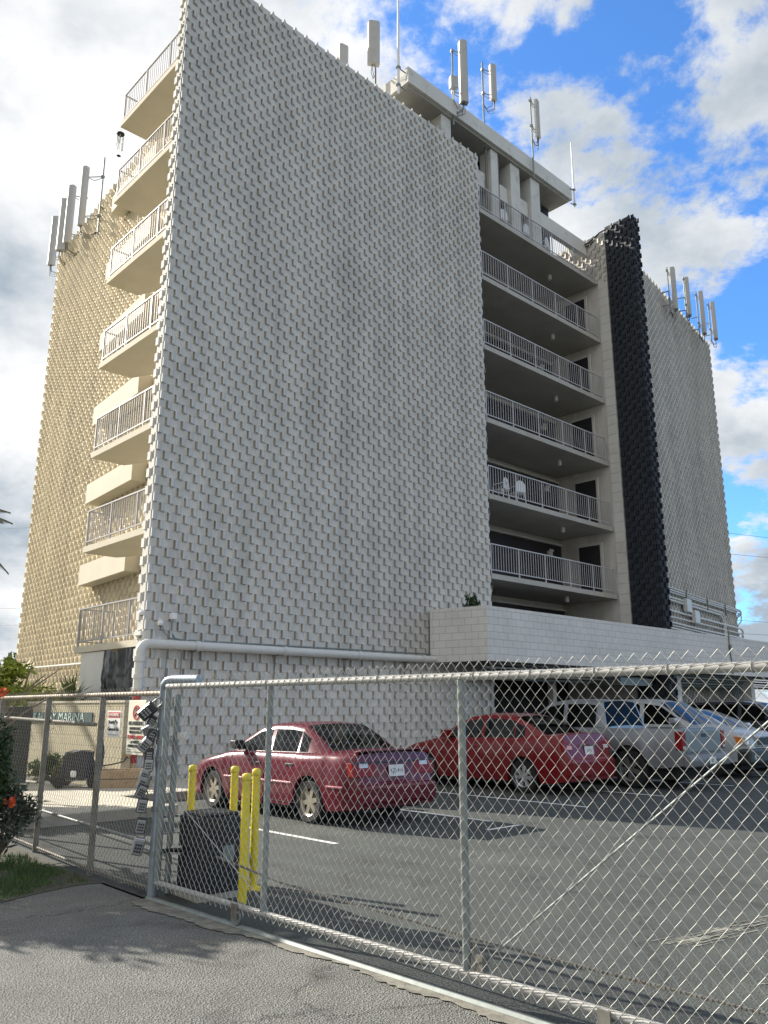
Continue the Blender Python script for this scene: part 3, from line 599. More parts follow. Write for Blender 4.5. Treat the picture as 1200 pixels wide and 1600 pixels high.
def make_car(name, P, loc, rz, label, cat, group=None):
    root = empty(name, loc, rz, label, cat, group)
    L, Wd = P['L'], P['W']; xf, wb, Rw = P['xf'], P['wb'], P['R']; zs = P.get('sill', .2); Ra = Rw+P.get('gap', .045)
    deck = P['deck']; paint = P['paint']; x0g, x1g = P['cabin']
    ox = xf+wb/2
    X = lambda x: ox-x
    ax = [xf, xf+wb]
    xs = set([0, L]); x = 0
    while x < L: xs.add(round(x, 3)); x += .11
    for a in ax:
        for k in range(-10, 11): xs.add(round(a+Ra*sin(k*pi/20), 3))
    for k, _ in deck: xs.add(k)
    for k in (.04, .1, .18): xs.add(k); xs.add(round(L-k, 3))
    xs = sorted(v for v in xs if 0 <= v <= L); ys_ = [xs[0]]
    for v in xs[1:]:
        if v-ys_[-1] > .012: ys_.append(v)
    ys_[-1] = L; xs = ys_
    bed = P.get('bed')
    def halfw(x):
        e = 0; fr = P.get('front_round', .22); rr = P.get('rear_round', .14)
        if x < .5: e = fr*(1-x/.5)**2.2
        if x > L-.45: e = max(e, rr*((x-(L-.45))/.45)**2.2)
        return Wd/2-e
    def low(x):
        z = zs+.05*(max(0, .35-x)/.35)+.06*(max(0, x-(L-.4))/.4)
        for a in ax:
            if abs(x-a) < Ra: z = max(z, Rw+sqrt(max(0, Ra*Ra-(x-a)**2)))
        return z
    secs = []
    for x in xs:
        zb = lerp(deck, x); zl = min(low(x), zb-.08); w_ = halfw(x); arch = min([max(0, 1-abs(abs(x-a)-0)/(Ra+.12)) for a in ax]+[9]) if 0 else max(max(0, 1-abs(x-a)/(Ra+.14)) for a in ax)
        fl = P.get('flare', .018)*min(1, arch*2.2)
        row = [(w_-.05, zl-.0), (w_+fl-.004, zl+.012)]
        for t, bl in ((.2, .0), (.42, .004), (.62, -.002), (.8, -.018), (.94, -.045)):
            row.append((w_+bl+fl*(1-t)**.6-.0, zl+(zb-zl)*t))
        if bed and bed[0] < x < bed[1]:
            row += [(w_-.055, zb), (w_-.13, zb), (w_-.15, zb-.42), (0, zb-.42)]
        else:
            row += [(w_-.085, zb), (w_-.16, zb+.015), (w_*.5, zb+.035), (0, zb+.045)]
        secs.append(row)
    nr = len(secs[0])
    b = MB(); vs = []; 
    for x, row in zip(xs, secs):
        ring = [(X(x), y, z) for y, z in row]+[(X(x), -y, z) for y, z in reversed(row[:-1])]; vs += ring
    nn = 2*nr-1; fs = []
    for i in range(len(xs)-1):
        for j in range(nn-1):
            fs.append((i*nn+j, i*nn+j+1, (i+1)*nn+j+1, (i+1)*nn+j))
    fs.append(tuple(range(nn))); fs.append(tuple(reversed(range((len(xs)-1)*nn, len(xs)*nn))))
    k = len(vs)
    b.add(vs, fs)
    body = b.build('body', paint, root, smooth=38)
    # underbody / wheel wells
    b = MB(); b.box(X(L-.25), X(.25), -Wd/2+.2, Wd/2-.2, .2, min(.75, lerp(deck, xf)-.15))
    b.box(X(xf+wb-Ra-.02), X(xf+Ra+.02), -Wd/2+.07, Wd/2-.07, zs-.03, zs+.2); b.build('underbody', blackm, root)
    # greenhouse
    roof = P['roof']; gx = set(k for k, _ in roof); x = x0g
    while x < x1g: gx.add(round(x, 3)); x += .12
    for a, c in P['side_windows']: gx.add(a); gx.add(c)
    gx = sorted(gx); g2 = [gx[0]]
    keep = set([x0g, x1g]+[a for w2 in P['side_windows'] for a in w2]+[k for k, _ in roof])
    for v in gx[1:]:
        if v-g2[-1] > .03 or v in keep: g2.append(v)
    gx = g2
    yb = Wd/2-.10; tl = P.get('tumble', .34)
    gs = []
    for x in gx:
        zb = lerp(deck, x)-.01; zr = max(lerp(roof, x), zb+.02); h = zr-zb
        wob = P.get('taper', .10)*max(0, (x-x1g+.7)/.7)**2+.06*max(0, (x0g+.5-x)/.5)**2
        y = lambda z: yb-wob-(z-zb)*tl
        rl = min(.085, h*.35)
        gs.append([(yb-wob+.01, zb), (y(zb+min(.02, h*.2)), zb+min(.02, h*.2)), (y(zr-rl), zr-rl), (y(zr-rl*.35)-.01, zr-rl*.3), (y(zr)-.06, zr), ((y(zr))*.5, zr+.02), (0, zr+.028)])
    sh = MB(); wins = {}; ws0, ws1 = P['windshield']; rg = P.get('rear_glass')
    def inr(a, c, r): return r and a >= r[0]-1e-4 and c <= r[1]+1e-4
    for i in range(len(gx)-1):
        a, c = gx[i], gx[i+1]
        for sgn in (1, -1):
            for j in range(6):
                q = [(X(a), sgn*gs[i][j][0], gs[i][j][1]), (X(a), sgn*gs[i][j+1][0], gs[i][j+1][1]), (X(c), sgn*gs[i+1][j+1][0], gs[i+1][j+1][1]), (X(c), sgn*gs[i+1][j][0], gs[i+1][j][1])]
                if sgn < 0: q.reverse()
                key = None
                if j == 1:
                    for wi, r in enumerate(P['side_windows']):
                        if inr(a, c, r): key = ('side_window', wi, sgn)
                if j >= 4 or (j == 3 and P.get('wide_glass')):
                    if inr(a, c, (ws0, ws1)): key = ('windshield', 0, 0)
                    elif inr(a, c, rg): key = ('rear_window', 0, 0)
                if key: wins.setdefault(key, MB()).face(q)
                else: sh.face(q, 1 if j == 0 else 0)
    sh.build('roof_shell', [paint, trimb], root, smooth=45)
    for (nm, wi, sg), mb in wins.items():
        mb.build(nm, P.get('glass', autog) if nm != 'windshield' else autog, root, smooth=60)
    # interior
    b = MB(); zi = lerp(deck, (x0g+x1g)/2)
    b.box(X(x1g-.2), X(x0g+.1), -yb+.08, yb-.08, zs+.05, zi-.12)
    for sx in P['seats']:
        for sy in (-.36, .36):
            b.box(X(sx)-.06, X(sx)+.10, sy-.22, sy+.22, .4, zi+.12); b.box(X(sx)-.03, X(sx)+.06, sy-.11, sy+.11, zi+.13, zi+.32)
    b.box(X(x0g+.55), X(x0g+.25), -yb+.1, yb-.1, .5, zi+.0); b.tube([(X(x0g+.62)+.12*cos(q), .36+0*q, zi-.02+.17*sin(q)) for q in []] or [(X(x0g+.62), .2, zi+.06), (X(x0g+.62), .36, zi+.14), (X(x0g+.62), .52, zi+.06)], .014, 6)
    b.build('interior', seatm, root)
    # door seams and handles
    def sidey(x, t):
        zb = lerp(deck, x); zl = low(x); bl = lerp([(0, 0), (.2, 0), (.42, .004), (.62, -.002), (.8, -.018), (.94, -.045), (1, -.085)], t); return halfw(x)+bl
    for sgn in (1, -1):
        b = MB()
        for x in P['doors']:
            pts = []
            for t in (.02, .2, .42, .62, .8, .94):
                zb = lerp(deck, x); pts.append((X(x), sgn*(sidey(x, t)+.001), zs+(zb-zs)*t))
            b.tube(pts, .005, 4)
        xa, xb_ = P['doors'][0], P['doors'][-1]; b.tube([(X(xa), sgn*(sidey(xa, .05)-.002), zs+.06), (X(xb_), sgn*(sidey(xb_, .05)-.002), zs+.06)], .005, 4)
        b.build('door_seam', blackm, root)
        for x in P['handles']:
            zb = lerp(deck, x); z = zs+(zb-zs)*.78; b = MB(); b.box(X(x)-.09, X(x)+.09, sgn*(sidey(x, .8))-.012, sgn*(sidey(x, .8))+.022*1, z-.014, z+.016); b.build('door_handle', P.get('handlem', paint), root, bevel=.006)
        if P.get('molding'):
            t = P['molding']; b = MB(); pts = []
            for i in range(25):
                x = .25+(L-.5)*i/24
                if any(abs(x-a) < Ra+.02 for a in ax): 
                    if len(pts) > 1: b.tube(pts, .016, 5)
                    pts = []; continue
                pts.append((X(x), sgn*(halfw(x)+.006), t))
            if len(pts) > 1: b.tube(pts, .016, 5)
            b.build('side_molding', P.get('moldm', paint), root)
        # mirror
        xm = x0g+.42; zb = lerp(deck, xm); b = MB(); b.prism([(-.10, -.07), (.06, -.06), (.09, .0), (.05, .07), (-.10, .07)], 0, .19, 'y', T=Matrix.Translation((X(xm), sgn*(yb+.03)+(0 if sgn > 0 else -.19), zb+.1))); b.box(X(xm)-.03, X(xm)+.03, sgn*(yb+.0)-.04, sgn*(yb+.0)+.04, zb+.04, zb+.1); b.build('mirror', P.get('mirrorm', paint), root, bevel=.02)
    # wheels
    ns = P.get('spokes', 7)
    for a in ax:
        for sgn in (1, -1):
            T = Matrix.Translation((X(a), sgn*(Wd/2-.115), Rw)); b = MB()
            b.lathe([(Rw*.62, -.095), (Rw*.9, -.105), (Rw*.985, -.085), (Rw, -.04), (Rw, .04), (Rw*.985, .085), (Rw*.9, .105), (Rw*.62, .095)], axis='y', n=36, T=T); wh = b.build('wheel', tyre, root, smooth=40)
            b = MB(); f = sgn
            b.lathe([(Rw*.62, .09*f), (Rw*.66, .098*f), (Rw*.60, .085*f), (Rw*.55, .04*f)], axis='y', n=32, T=T)
            b.lathe([(0, .075*f), (.055, .072*f), (.062, .05*f)], axis='y', n=16, T=T)
            for k_ in range(ns):
                q = 2*pi*k_/ns+.2; M2 = T @ Matrix.Rotation(q, 4, 'Y'); wd0, wd1 = P.get('spoke_w', (.03, .045))
                y0, y1 = sorted((.045*f, .074*f)); b.prism([(.04, -wd0), (Rw*.62, -wd1), (Rw*.62, wd1), (.04, wd0)], y0, y1, 'y', T=M2)
            b.build('rim', P.get('rimm', rimm), wh)
            b = MB(); b.lathe([(0, .03*f), (Rw*.6, .03*f)], axis='y', n=24, T=T); b.build('brake_disc', blackm, wh)
    return root, X, halfw, body
CARZ = BA+pi/2          # nose toward the building
def carpos(s, n): p = W(s, -n, 0); return (p.x, p.y, 0)
def plate(root, T, txt, w_=.30, h=.155):
    b = MB(); b.box(-w_/2, w_/2, -h/2, h/2, 0, .006, T=T); o = b.build('licence_plate', platew, root)
    text(txt, .085, T @ Matrix.Translation((0, -.005, .007)), inkd, 'plate_lettering', o, depth=.001, sx=.82); return o
def rearT(x, y, z, tilt=0.0): # local frame: +x right as seen from behind, +y up, +z out the back (-x of car)
    return Matrix.Translation((x, y, z)) @ Matrix(((0, 0, -1, 0), (-1, 0, 0, 0), (0, 1, 0, 0), (0, 0, 0, 1))) @ Matrix.Rotation(-tilt, 4, 'X')
def frontT(x, y, z, tilt=0.0):
    return Matrix.Translation((x, y, z)) @ Matrix(((0, 0, 1, 0), (1, 0, 0, 0), (0, 1, 0, 0), (0, 0, 0, 1))) @ Matrix.Rotation(-tilt, 4, 'X')
# 1 burgundy sedan -------------------------------------------------------
Pb = dict(L=4.42, W=1.70, xf=.86, wb=2.56, R=.30, sill=.2, paint=spec_paint('burgundy_paint', (.115, .010, .022), .05, .24), cabin=(1.18, 3.72),
  deck=[(0, .56), (.05, .66), (.5, .77), (1.2, .90), (1.6, .93), (3.3, .955), (3.75, .965), (4.25, .955), (4.30, .94), (4.34, .72), (4.37, .56), (4.42, .52)],
  roof=[(1.18, .90), (1.5, 1.10), (1.95, 1.315), (2.3, 1.36), (2.75, 1.365), (3.05, 1.335), (3.4, 1.17), (3.72, .965)],
  windshield=(1.18, 1.95), rear_glass=(3.05, 3.72), side_windows=[(1.42, 2.28), (2.36, 3.02), (3.05, 3.26)], doors=[1.38, 2.32, 3.15], handles=[2.12, 2.95], seats=[2.35, 3.05], molding=.53, moldm=mat('pink_molding', (.45, .16, .18), .35, coat=.5), spokes=6, spoke_w=(.035, .03), rimm=mat('rim_gold', (.55, .50, .40), .35, .8), mirrorm=trimb, handlem=trimb, glass=autog)
r, X, hw, bd = make_car('sedan', Pb, carpos(-.22, 5.42), CARZ, 'burgundy sedan in the nearest bay with sun glaring on its roof', 'car', 'cars parked in the lot')
b = MB(); b.box(X(4.385), X(4.30), -.80, .80, .66, .86)
for y0, y1 in ((-.80, -.38), (.38, .80)):
    b = MB(); b.prism([(X(4.20), .86), (X(4.325), .86), (X(4.362), .67), (X(4.20), .67)], y0, y1, 'y'); lt = b.build('tail_lamp', redl, r, bevel=.01)
    b = MB(); c = (y0+y1)/2; b.prism([(X(4.3), .855), (X(4.331), .855), (X(4.345), .79), (X(4.3), .79)], c-.07, c+.09, 'y'); b.build('reverse_lamp', clr, lt)
b = MB(); b.prism([(X(4.30), .868), (X(4.335), .868), (X(4.345), .85), (X(4.3), .85)], -.80, .80, 'y'); b.build('boot_trim', trimb, r)
b = MB(); b.prism([(X(4.2), 1.005), (X(4.36), 1.03), (X(4.37), 1.01), (X(4.22), .975)], -.66, .66, 'y'); b.build('boot_spoiler', Pb['paint'], r, bevel=.008)
b = MB(); b.box(X(4.47), X(4.33), -.74, .74, .30, .57); b.build('bumper', Pb['paint'], r, bevel=.05)
plate(r, rearT(X(4.372), 0, .735, R(9)), 'KJD 414')
# 2 red sedan
Pr = dict(L=4.54, W=1.76, xf=.93, wb=2.60, R=.315, sill=.2, paint=spec_paint('red_paint_car', (.17, .005, .007), .0, .3), cabin=(1.15, 3.98),
  deck=[(0, .50), (.06, .66), (.5, .82), (1.15, .96), (1.7, .985), (3.3, 1.02), (3.98, 1.07), (4.36, 1.085), (4.41, 1.06), (4.45, .80), (4.50, .62), (4.54, .55)],
  roof=[(1.15, .96), (1.6, 1.22), (2.05, 1.42), (2.45, 1.47), (2.95, 1.465), (3.25, 1.42), (3.6, 1.27), (3.98, 1.075)],
  windshield=(1.15, 2.05), rear_glass=(3.25, 3.98), side_windows=[(1.5, 2.42), (2.5, 3.26), (3.29, 3.52)], doors=[1.42, 2.46, 3.42], handles=[2.28, 3.12], seats=[2.45, 3.2], spokes=7, spoke_w=(.022, .05), flare=.03, glass=autog)
r, X, hw, bd = make_car('sedan', Pr, carpos(5.42, 4.93), CARZ, 'bright red sedan parked in the shade between the burgundy car and the silver truck', 'car', 'cars parked in the lot')
for sg in (1, -1):
    y0, y1 = sorted((sg*.50, sg*.81)); b = MB(); b.prism([(X(4.18), .99), (X(4.425), .98), (X(4.462), .80), (X(4.30), .78)], y0, y1, 'y'); lt = b.build('tail_lamp', redl, r, bevel=.02)
    y0, y1 = sorted((sg*.54, sg*.70)); b = MB(); b.prism([(X(4.4), .90), (X(4.447), .90), (X(4.462), .83), (X(4.4), .83)], y0, y1, 'y'); b.build('reverse_lamp', orange if sg > 0 else clr, lt)
b = MB(); b.box(X(4.475), X(4.42), -.3, .3, .89, .92); b.build('boot_trim', chrome, r)
b = MB(); b.lathe([(.035, -.004), (.05, -.004), (.05, .004), (.035, .004)], axis='z', n=20, T=rearT(X(4.435), 0, .985)); b.build('emblem', chrome, r)
b = MB(); b.box(X(4.58), X(4.42), -.78, .78, .30, .66); b.build('bumper', Pr['paint'], r, bevel=.07)
plate(r, rearT(X(4.475), 0, .80, R(9)), 'LXN')
# 3 silver crew-cab pickup
Pt = dict(L=5.35, W=1.86, xf=.95, wb=3.23, R=.385, gap=.075, sill=.42, paint=spec_paint('silver_paint', (.21, .225, .24), .35, .34), cabin=(1.35, 3.62),
  deck=[(0, .80), (.06, .98), (.6, 1.08), (1.35, 1.15), (1.8, 1.17), (3.3, 1.18), (5.30, 1.19), (5.35, 1.17)],
  roof=[(1.35, 1.15), (1.75, 1.45), (2.1, 1.70), (2.5, 1.765), (3.1, 1.765), (3.48, 1.72), (3.62, 1.185)], bed=(3.7, 5.24),
  windshield=(1.35, 2.1), rear_glass=(3.48, 3.62), side_windows=[(1.75, 2.52), (2.62, 3.36)], doors=[1.62, 2.57, 3.45], handles=[2.4, 3.28], seats=[2.4, 3.1], tumble=.27, taper=.0, rear_round=.02, flare=.07, spokes=5, spoke_w=(.035, .06), rimm=rimd, mirrorm=trimb, handlem=trimb, glass=autot)
r, X, hw, bd = make_car('pickup_truck', Pt, carpos(7.88, 5.50), CARZ, 'silver crew-cab pickup backing toward the gate, right of the red sedan', 'pickup truck', 'cars parked in the lot')
for sg in (1, -1):
    y0, y1 = sorted((sg*.78, sg*.935)); b = MB(); b.box(X(5.375), X(5.22), y0, y1, .78, 1.14); lt = b.build('tail_lamp', redl, r, bevel=.015)
    b = MB(); b.box(X(5.381), X(5.3), y0+.02, y1-.02, .80, .86); b.build('reverse_lamp', clr, lt)
b = MB(); b.box(X(5.372), X(5.33), -.76, .76, .72, 1.175); tg = b.build('tailgate', Pt['paint'], r, bevel=.02)
b = MB(); b.box(X(5.38), X(5.36), -.10, .10, 1.02, 1.09); b.build('tailgate_handle', trimb, tg)
b = MB(); b.box(X(5.381), X(5.365), -.70, .70, .76, .78); b.box(X(5.381), X(5.365), -.7, .7, .99, 1.0); b.build('tailgate_rib', Pt['paint'], tg)
b = MB(); b.prism([(X(5.5), .46), (X(5.3), .46), (X(5.3), .70), (X(5.46), .70), (X(5.52), .6)], -.88, .88, 'y'); b.build('bumper', mat('bumper_grey', (.16, .165, .17), .5), r, bevel=.03)
plate(r, rearT(X(5.525), 0.02, .57), 'IFC', .28, .13)
b = MB(); b.box(X(5.525), X(5.5), -.55, -.2, .52, .60); b.build('bumper_step', chrome, r)
# 4 silver SUV nose-out
Ps = dict(L=4.75, W=1.86, xf=.92, wb=2.79, R=.375, gap=.065, sill=.36, paint=spec_paint('silver_blue_paint', (.36, .375, .39), .15, .32), cabin=(1.28, 4.68),
  deck=[(0, .84), (.05, .98), (.45, 1.06), (1.28, 1.17), (1.8, 1.19), (4.6, 1.22), (4.75, 1.18)],
  roof=[(1.28, 1.17), (1.7, 1.43), (2.15, 1.72), (2.6, 1.79), (3.6, 1.79), (4.4, 1.76), (4.68, 1.22)],
  windshield=(1.28, 2.15), rear_glass=(4.4, 4.68), side_windows=[(1.7, 2.6), (2.72, 3.45), (3.57, 4.3)], doors=[1.58, 2.66, 3.52], handles=[2.45, 3.3], seats=[2.5, 3.35], tumble=.24, taper=.03, flare=.05, spokes=6, spoke_w=(.03, .05), rimm=rimd, glass=autot, wide_glass=True, rear_round=.1)
def nose(r, X, L, chromegrille, zl, zh, P):
    for sg in (1, -1):
        y0, y1 = sorted((sg*.50, sg*.84)); b = MB(); b.prism([(X(.02), zl), (X(.03), zh), (X(.40), zh+.01), (X(.40), zl+.03)], y0, y1, 'y'); h = b.build('headlight', clr, r, bevel=.02)
        y0, y1 = sorted((sg*.79, sg*.872)); b = MB(); b.prism([(X(.10), zl+.01), (X(.12), zh-.01), (X(.36), zh-.0), (X(.36), zl+.04)], y0, y1, 'y'); b.build('turn_signal', orange, h)
    b = MB(); b.prism([(-.44, zl-.06), (.44, zl-.06), (.50, zh+.02), (-.5, zh+.02)], X(.10), X(-.03), 'x'); g = b.build('grille_surround', chromegrille, r, bevel=.03)
    b = MB(); b.prism([(-.38, zl-.01), (.38, zl-.01), (.42, zh-.03), (-.42, zh-.03)], X(-.034), X(-.04), 'x'); b.build('grille', black, g)
    b = MB(); b.box(X(.3), X(-.06), -P['W']/2+.05, P['W']/2-.05, zl-.42, zl-.08); b.build('bumper', mat('bumper_charcoal', (.035, .04, .042), .5), r, bevel=.06)
    for sg in (1, -1):
        b = MB(); b.lathe([(0, 0), (.06, 0), (.07, -.02)], n=14, axis='z', T=frontT(X(-.065), sg*.62, zl-.27)); b.build('fog_lamp', clr, r)
r, X, hw, bd = make_car('suv', Ps, carpos(11.55, 5.65), CARZ+pi, 'silver blue SUV parked nose-out with orange turn signals beside the pickup', 'SUV', 'cars parked in the lot')
nose(r, X, 4.75, spec_paint('silver_blue_paint', (0, 0, 0)), .76, .95, Ps)
b = MB(); 
for sg in (1, -1): b.tube([(X(2.4), sg*.62, 1.84), (X(4.2), sg*.62, 1.83)], .018, 6)
b.build('roof_rail', trimb, r)
# 5 pale car behind with sloped windshield, 6 dark SUV
Pw = dict(Pb); Pw.update(paint=spec_paint('pale_paint', (.55, .58, .60), .3), L=4.6, W=1.78, deck=[(0, .6), (.05, .72), (.5, .85), (1.1, .99), (1.6, 1.02), (4.3, 1.05), (4.6, .9)], xf=.9, wb=2.7, R=.32, cabin=(1.1, 4.2), roof=[(1.1, .99), (1.7, 1.3), (2.2, 1.5), (2.7, 1.56), (3.3, 1.54), (3.9, 1.35), (4.2, 1.06)], windshield=(1.1, 2.2), rear_glass=(3.3, 4.2), side_windows=[(1.6, 2.6), (2.7, 3.4)], doors=[1.5, 2.65, 3.5], handles=[2.5, 3.3], seats=[2.5, 3.2], molding=None, mirrorm=spec_paint('pale_paint', (0, 0, 0)))
r, X, hw, bd = make_car('hatchback', Pw, carpos(14.35, 5.3), CARZ+pi, 'pale car with long blue-reflecting windshield beyond the silver blue SUV', 'car', 'cars parked in the lot')
nose(r, X, 4.6, trimb, .62, .78, Pw)
Pd = dict(Ps); Pd.update(paint=spec_paint('dark_paint', (.03, .033, .04), .3))
r, X, hw, bd = make_car('suv', Pd, carpos(18.3, 5.2), CARZ+pi, 'black SUV at the far right end of the parked row', 'SUV', 'cars parked in the lot')
nose(r, X, 4.75, chrome, .76, .95, Pd)
Pz = dict(Pr); Pz.update(paint=spec_paint('graphite_paint', (.10, .11, .125), .5))
r, X, hw, bd = make_car('sedan', Pz, carpos(21.6, 4.9), CARZ+pi, 'graphite grey sedan showing past the black SUV at the right edge', 'car', 'cars parked in the lot')
nose(r, X, 4.54, chrome, .62, .78, Pz)
# ------------------------------------------------------------------ chain-link work
def fabric(path, z0, z1, p=.036, H=.082, r=.0019, n=4, yo=0.0):
    b = MB(); path = [Vector((*q, 0)) for q in path]; seg = [(b_-a).length for a, b_ in zip(path, path[1:])]; Ltot = sum(seg)
    def at(t):
        t = max(0, min(Ltot-1e-4, t))
        for a, c, l in zip(path, path[1:], seg):
            if t <= l: d = (c-a)/l; return a+d*t, Vector((-d.y, d.x, 0))
            t -= l
        return path[-1], Vector((0, 1, 0))
    K = int((z1-z0)/(H/2)); cnt = int(Ltot/p)
    for i in range(cnt):
        pts = []
        for k in range(K+1):
            sg = 1 if (i+k) % 2 else -1
            q, nn = at(i*p+p/2+sg*(p/2+.0012)); q = q+nn*(yo+(.0028 if k % 2 else -.0028)); pts.append((q.x, q.y, z0+k*H/2))
        b.tube(pts, r, n, cap=False)
    return b
G = Vector((-1.95, 7.46, 0)); GRZ = R(-45)
gate = empty('sliding_gate', G, GRZ, 'long rolling chain-link gate across the lot entrance with pale pipe frame', 'gate')
def tubeobj(name, pts, r, m, parent, n=10, smooth=60): b = MB(); b.tube(pts, r, n); return b.build(name, m, parent, smooth=smooth)
GL = 7.4
tubeobj('top_rail', [(0, 0, 1.785), (GL, 0, 1.785)], .025, railw, gate, 12)
tubeobj('bottom_rail', [(0, 0, .15), (GL, 0, .15)], .022, railw, gate, 12)
for x in (.02, 1.52, 3.42, 5.45, GL-.02): tubeobj('upright', [(x, 0, .165), (x, 0, 1.765)], .024 if x != .02 else .028, galv, gate, 12)
rod = tubeobj('truss_rod', [(3.5, .035, .20), (5.43, .035, 1.72)], .0055, galv, gate, 6)
b = MB(); b.box(3.47, 3.54, -.01, .05, .17, .26); b.tube([(3.5, .035, .21), (3.44, .03, .30)], .013, 6); b.build('turnbuckle', rustg, rod)
tubeobj('truss_rod', [(1.50, .035, .2), (.05, .035, .9)], .004, railw, gate, 6)
b = fabric([(0.02, 0), (GL-.02, 0)], .11, 1.885, yo=-.026); b.build('chain_mesh', wirem, gate)
for i in range(18):
    x = .25+i*.41; b = MB(); b.tube([(x+.012*cos(q)*0, .028*cos(q), 1.785+.028*sin(q)) for q in [2*pi*k/10 for k in range(11)]], .003, 4); b.build('tie_wire', wirem, gate)
for x in (1.2, 4.3, 6.8):
    b = MB(); b.lathe([(0, -.012), (.055, -.02), (.062, -.006), (.05, 0), (.062, .006), (.055, .02), (0, .012)], (x, 0, .075), axis='y', n=18); wh = b.build('gate_wheel', galv, gate, smooth=40)
    b = MB(); b.box(x-.035, x+.035, -.035, -.022, .07, .17); b.box(x-.035, x+.035, .022, .035, .07, .17); b.build('fork', rustg, wh)
# drive chain of the operator
b = MB(); 
pts = [(.7, .14, .42), (1.6, .08, .36), (3.4, .07, .31), (5.3, .07, .30), (7.3, .05, .33)]
b.tube(pts, .005, 5)
for i in range(260):
    t = i/259; x = .7+6.6*t; z = lerp([(p_[0], p_[2]) for p_ in pts], x); y = lerp([(p_[0], p_[1]) for p_ in pts], x); b.box(x-.007, x+.007, y-.008, y+.008, z-.007, z+.007)
b.build('drive_chain', rustg, gate)
# latch post with bent guide pipe
lp = empty('gate_post', (-2.03, 7.66, 0), 0, 'blue-grey steel post with a bent top arm holding the string of lock boxes', 'post')
bluegal = mat('blue_galvanised', (.30, .35, .39), .45, .4, var=.18, vscale=6)
b = MB(); b.tube([(0, 0, -.05), (0, 0, 1.76)]+[(.09-.09*cos(q), -.09*sin(q)*.9, 1.76+.09*sin(q)) for q in (pi/6, pi/3, pi/2)]+[(.38, -.30, 1.845)], .042, 14); b.build('pipe', bluegal, lp, smooth=50)
for z in (.35, .72, 1.15, 1.3, 1.6):
    b = MB(); b.lathe([(.043, -.02), (.05, -.02), (.05, .02), (.043, .02)], (0, 0, z), n=16); b.box(.03, .11, -.012, .012, z-.016, z+.016); b.build('band', galv, lp, smooth=50)
b = MB(); b.tube([(.12, .04, .02), (.12, .04, 1.72)], .028, 10); b.build('guide_pipe', galv, lp)
for z in (.38, 1.35):
    b = MB(); b.lathe([(0, -.03), (.05, -.03), (.055, 0), (.05, .03), (0, .03)], (.2, -.03, z), n=16); b.build('guide_roller', grayp, lp, smooth=50)
# left fence
rustw = mat('weathered_rail', (.36, .31, .25), .65, .2, var=.25, vscale=9, dirt=((.2, .11, .06), 6, .5, .8))
FP = [(-2.06, 7.69), (-2.89, 8.55), (-3.97, 9.85), (-5.2, 11.35), (-6.45, 12.9), (-9.5, 16.6)]
fence = empty('chain_link_fence', (-2.06, 7.69, 0), 0, 'rusty brown chain-link fence running left from the gate post', 'fence')
rel = [(x+2.06, y-7.69) for x, y in FP]
for z, r_ in ((1.73, .022), (.06, .014)): tubeobj('rail', [(x, y, z) for x, y in rel], r_, rustw if z > 1 else rustg, fence, 10)
tubeobj('rail', [(rel[1][0]-.1, rel[1][1]+.12, 1.43), (rel[3][0], rel[3][1]+.1, 1.47)], .02, rustg, fence)
tubeobj('rail', [(rel[0][0], rel[0][1]+.08, .40), (rel[3][0], rel[3][1]+.1, .44)], .016, galv, fence)
for x, y in rel[1:]: tubeobj('fence_post', [(x, y, -.05), (x, y, 1.70)], .032, rustg, fence, 12)
b = fabric(rel[:-1], .04, 1.79, p=.033, H=.076, r=.0018, n=3, yo=.03); b.build('chain_mesh', mat('wire_weathered', (.34, .31, .26), .5, .3), fence)
# lock boxes
lb_d = mat('lockbox_black', (.03, .032, .036), .35); lb_s = mat('lockbox_silver', (.42, .44, .45), .35, .6)
LB = [((-2.15, 7.60, 1.575), 1.5, .62, 'd', 1.35, 'largest black hooded lock box, topmost on the gate post'), ((-2.12, 7.64, 1.49), .9, .3, 'd', .8, 'small black lock box tucked under the topmost hooded one'),
 ((-2.15, 7.62, 1.41), 1.9, .8, 's', .8, 'thin silver lock box sticking out level under the two top ones'), ((-2.11, 7.62, 1.36), .5, .2, 'd', 1.0, 'black lock box hanging tight to the post below the thin silver one'),
 ((-2.15, 7.60, 1.285), 1.2, .5, 's2', 1.15, 'black lock box with a silver face tilted outward, fifth from the top'), ((-2.12, 7.61, 1.195), .1, .05, 'd', .95, 'black lock box hanging straight with a round dial, upper of the middle pair'),
 ((-2.12, 7.61, 1.105), .1, .05, 's2', 1.0, 'black lock box with a grey keypad, lower of the middle pair'), ((-2.15, 7.60, 1.02), .6, .35, 's', .9, 'silver lock box tilted left, just under the middle black pair'),
 ((-2.16, 7.60, .955), .7, .4, 's', .95, 'silver framed lock box overlapping the tilted one above it'), ((-2.16, 7.60, .885), .8, .5, 's2', 1.0, 'dark lock box with pale face, lowest of the crowded cluster'),
 ((-2.15, 7.60, .765), .3, .25, 's2', 1.05, 'silver-faced lock box third from the bottom on a long shackle'), ((-2.15, 7.60, .595), .3, .25, 's2', 1.1, 'silver-faced lock box second from the bottom on a long shackle'),
 ((-2.16, 7.60, .425), .4, .3, 's', 1.25, 'biggest silver lock box, bottommost on the gate post')]
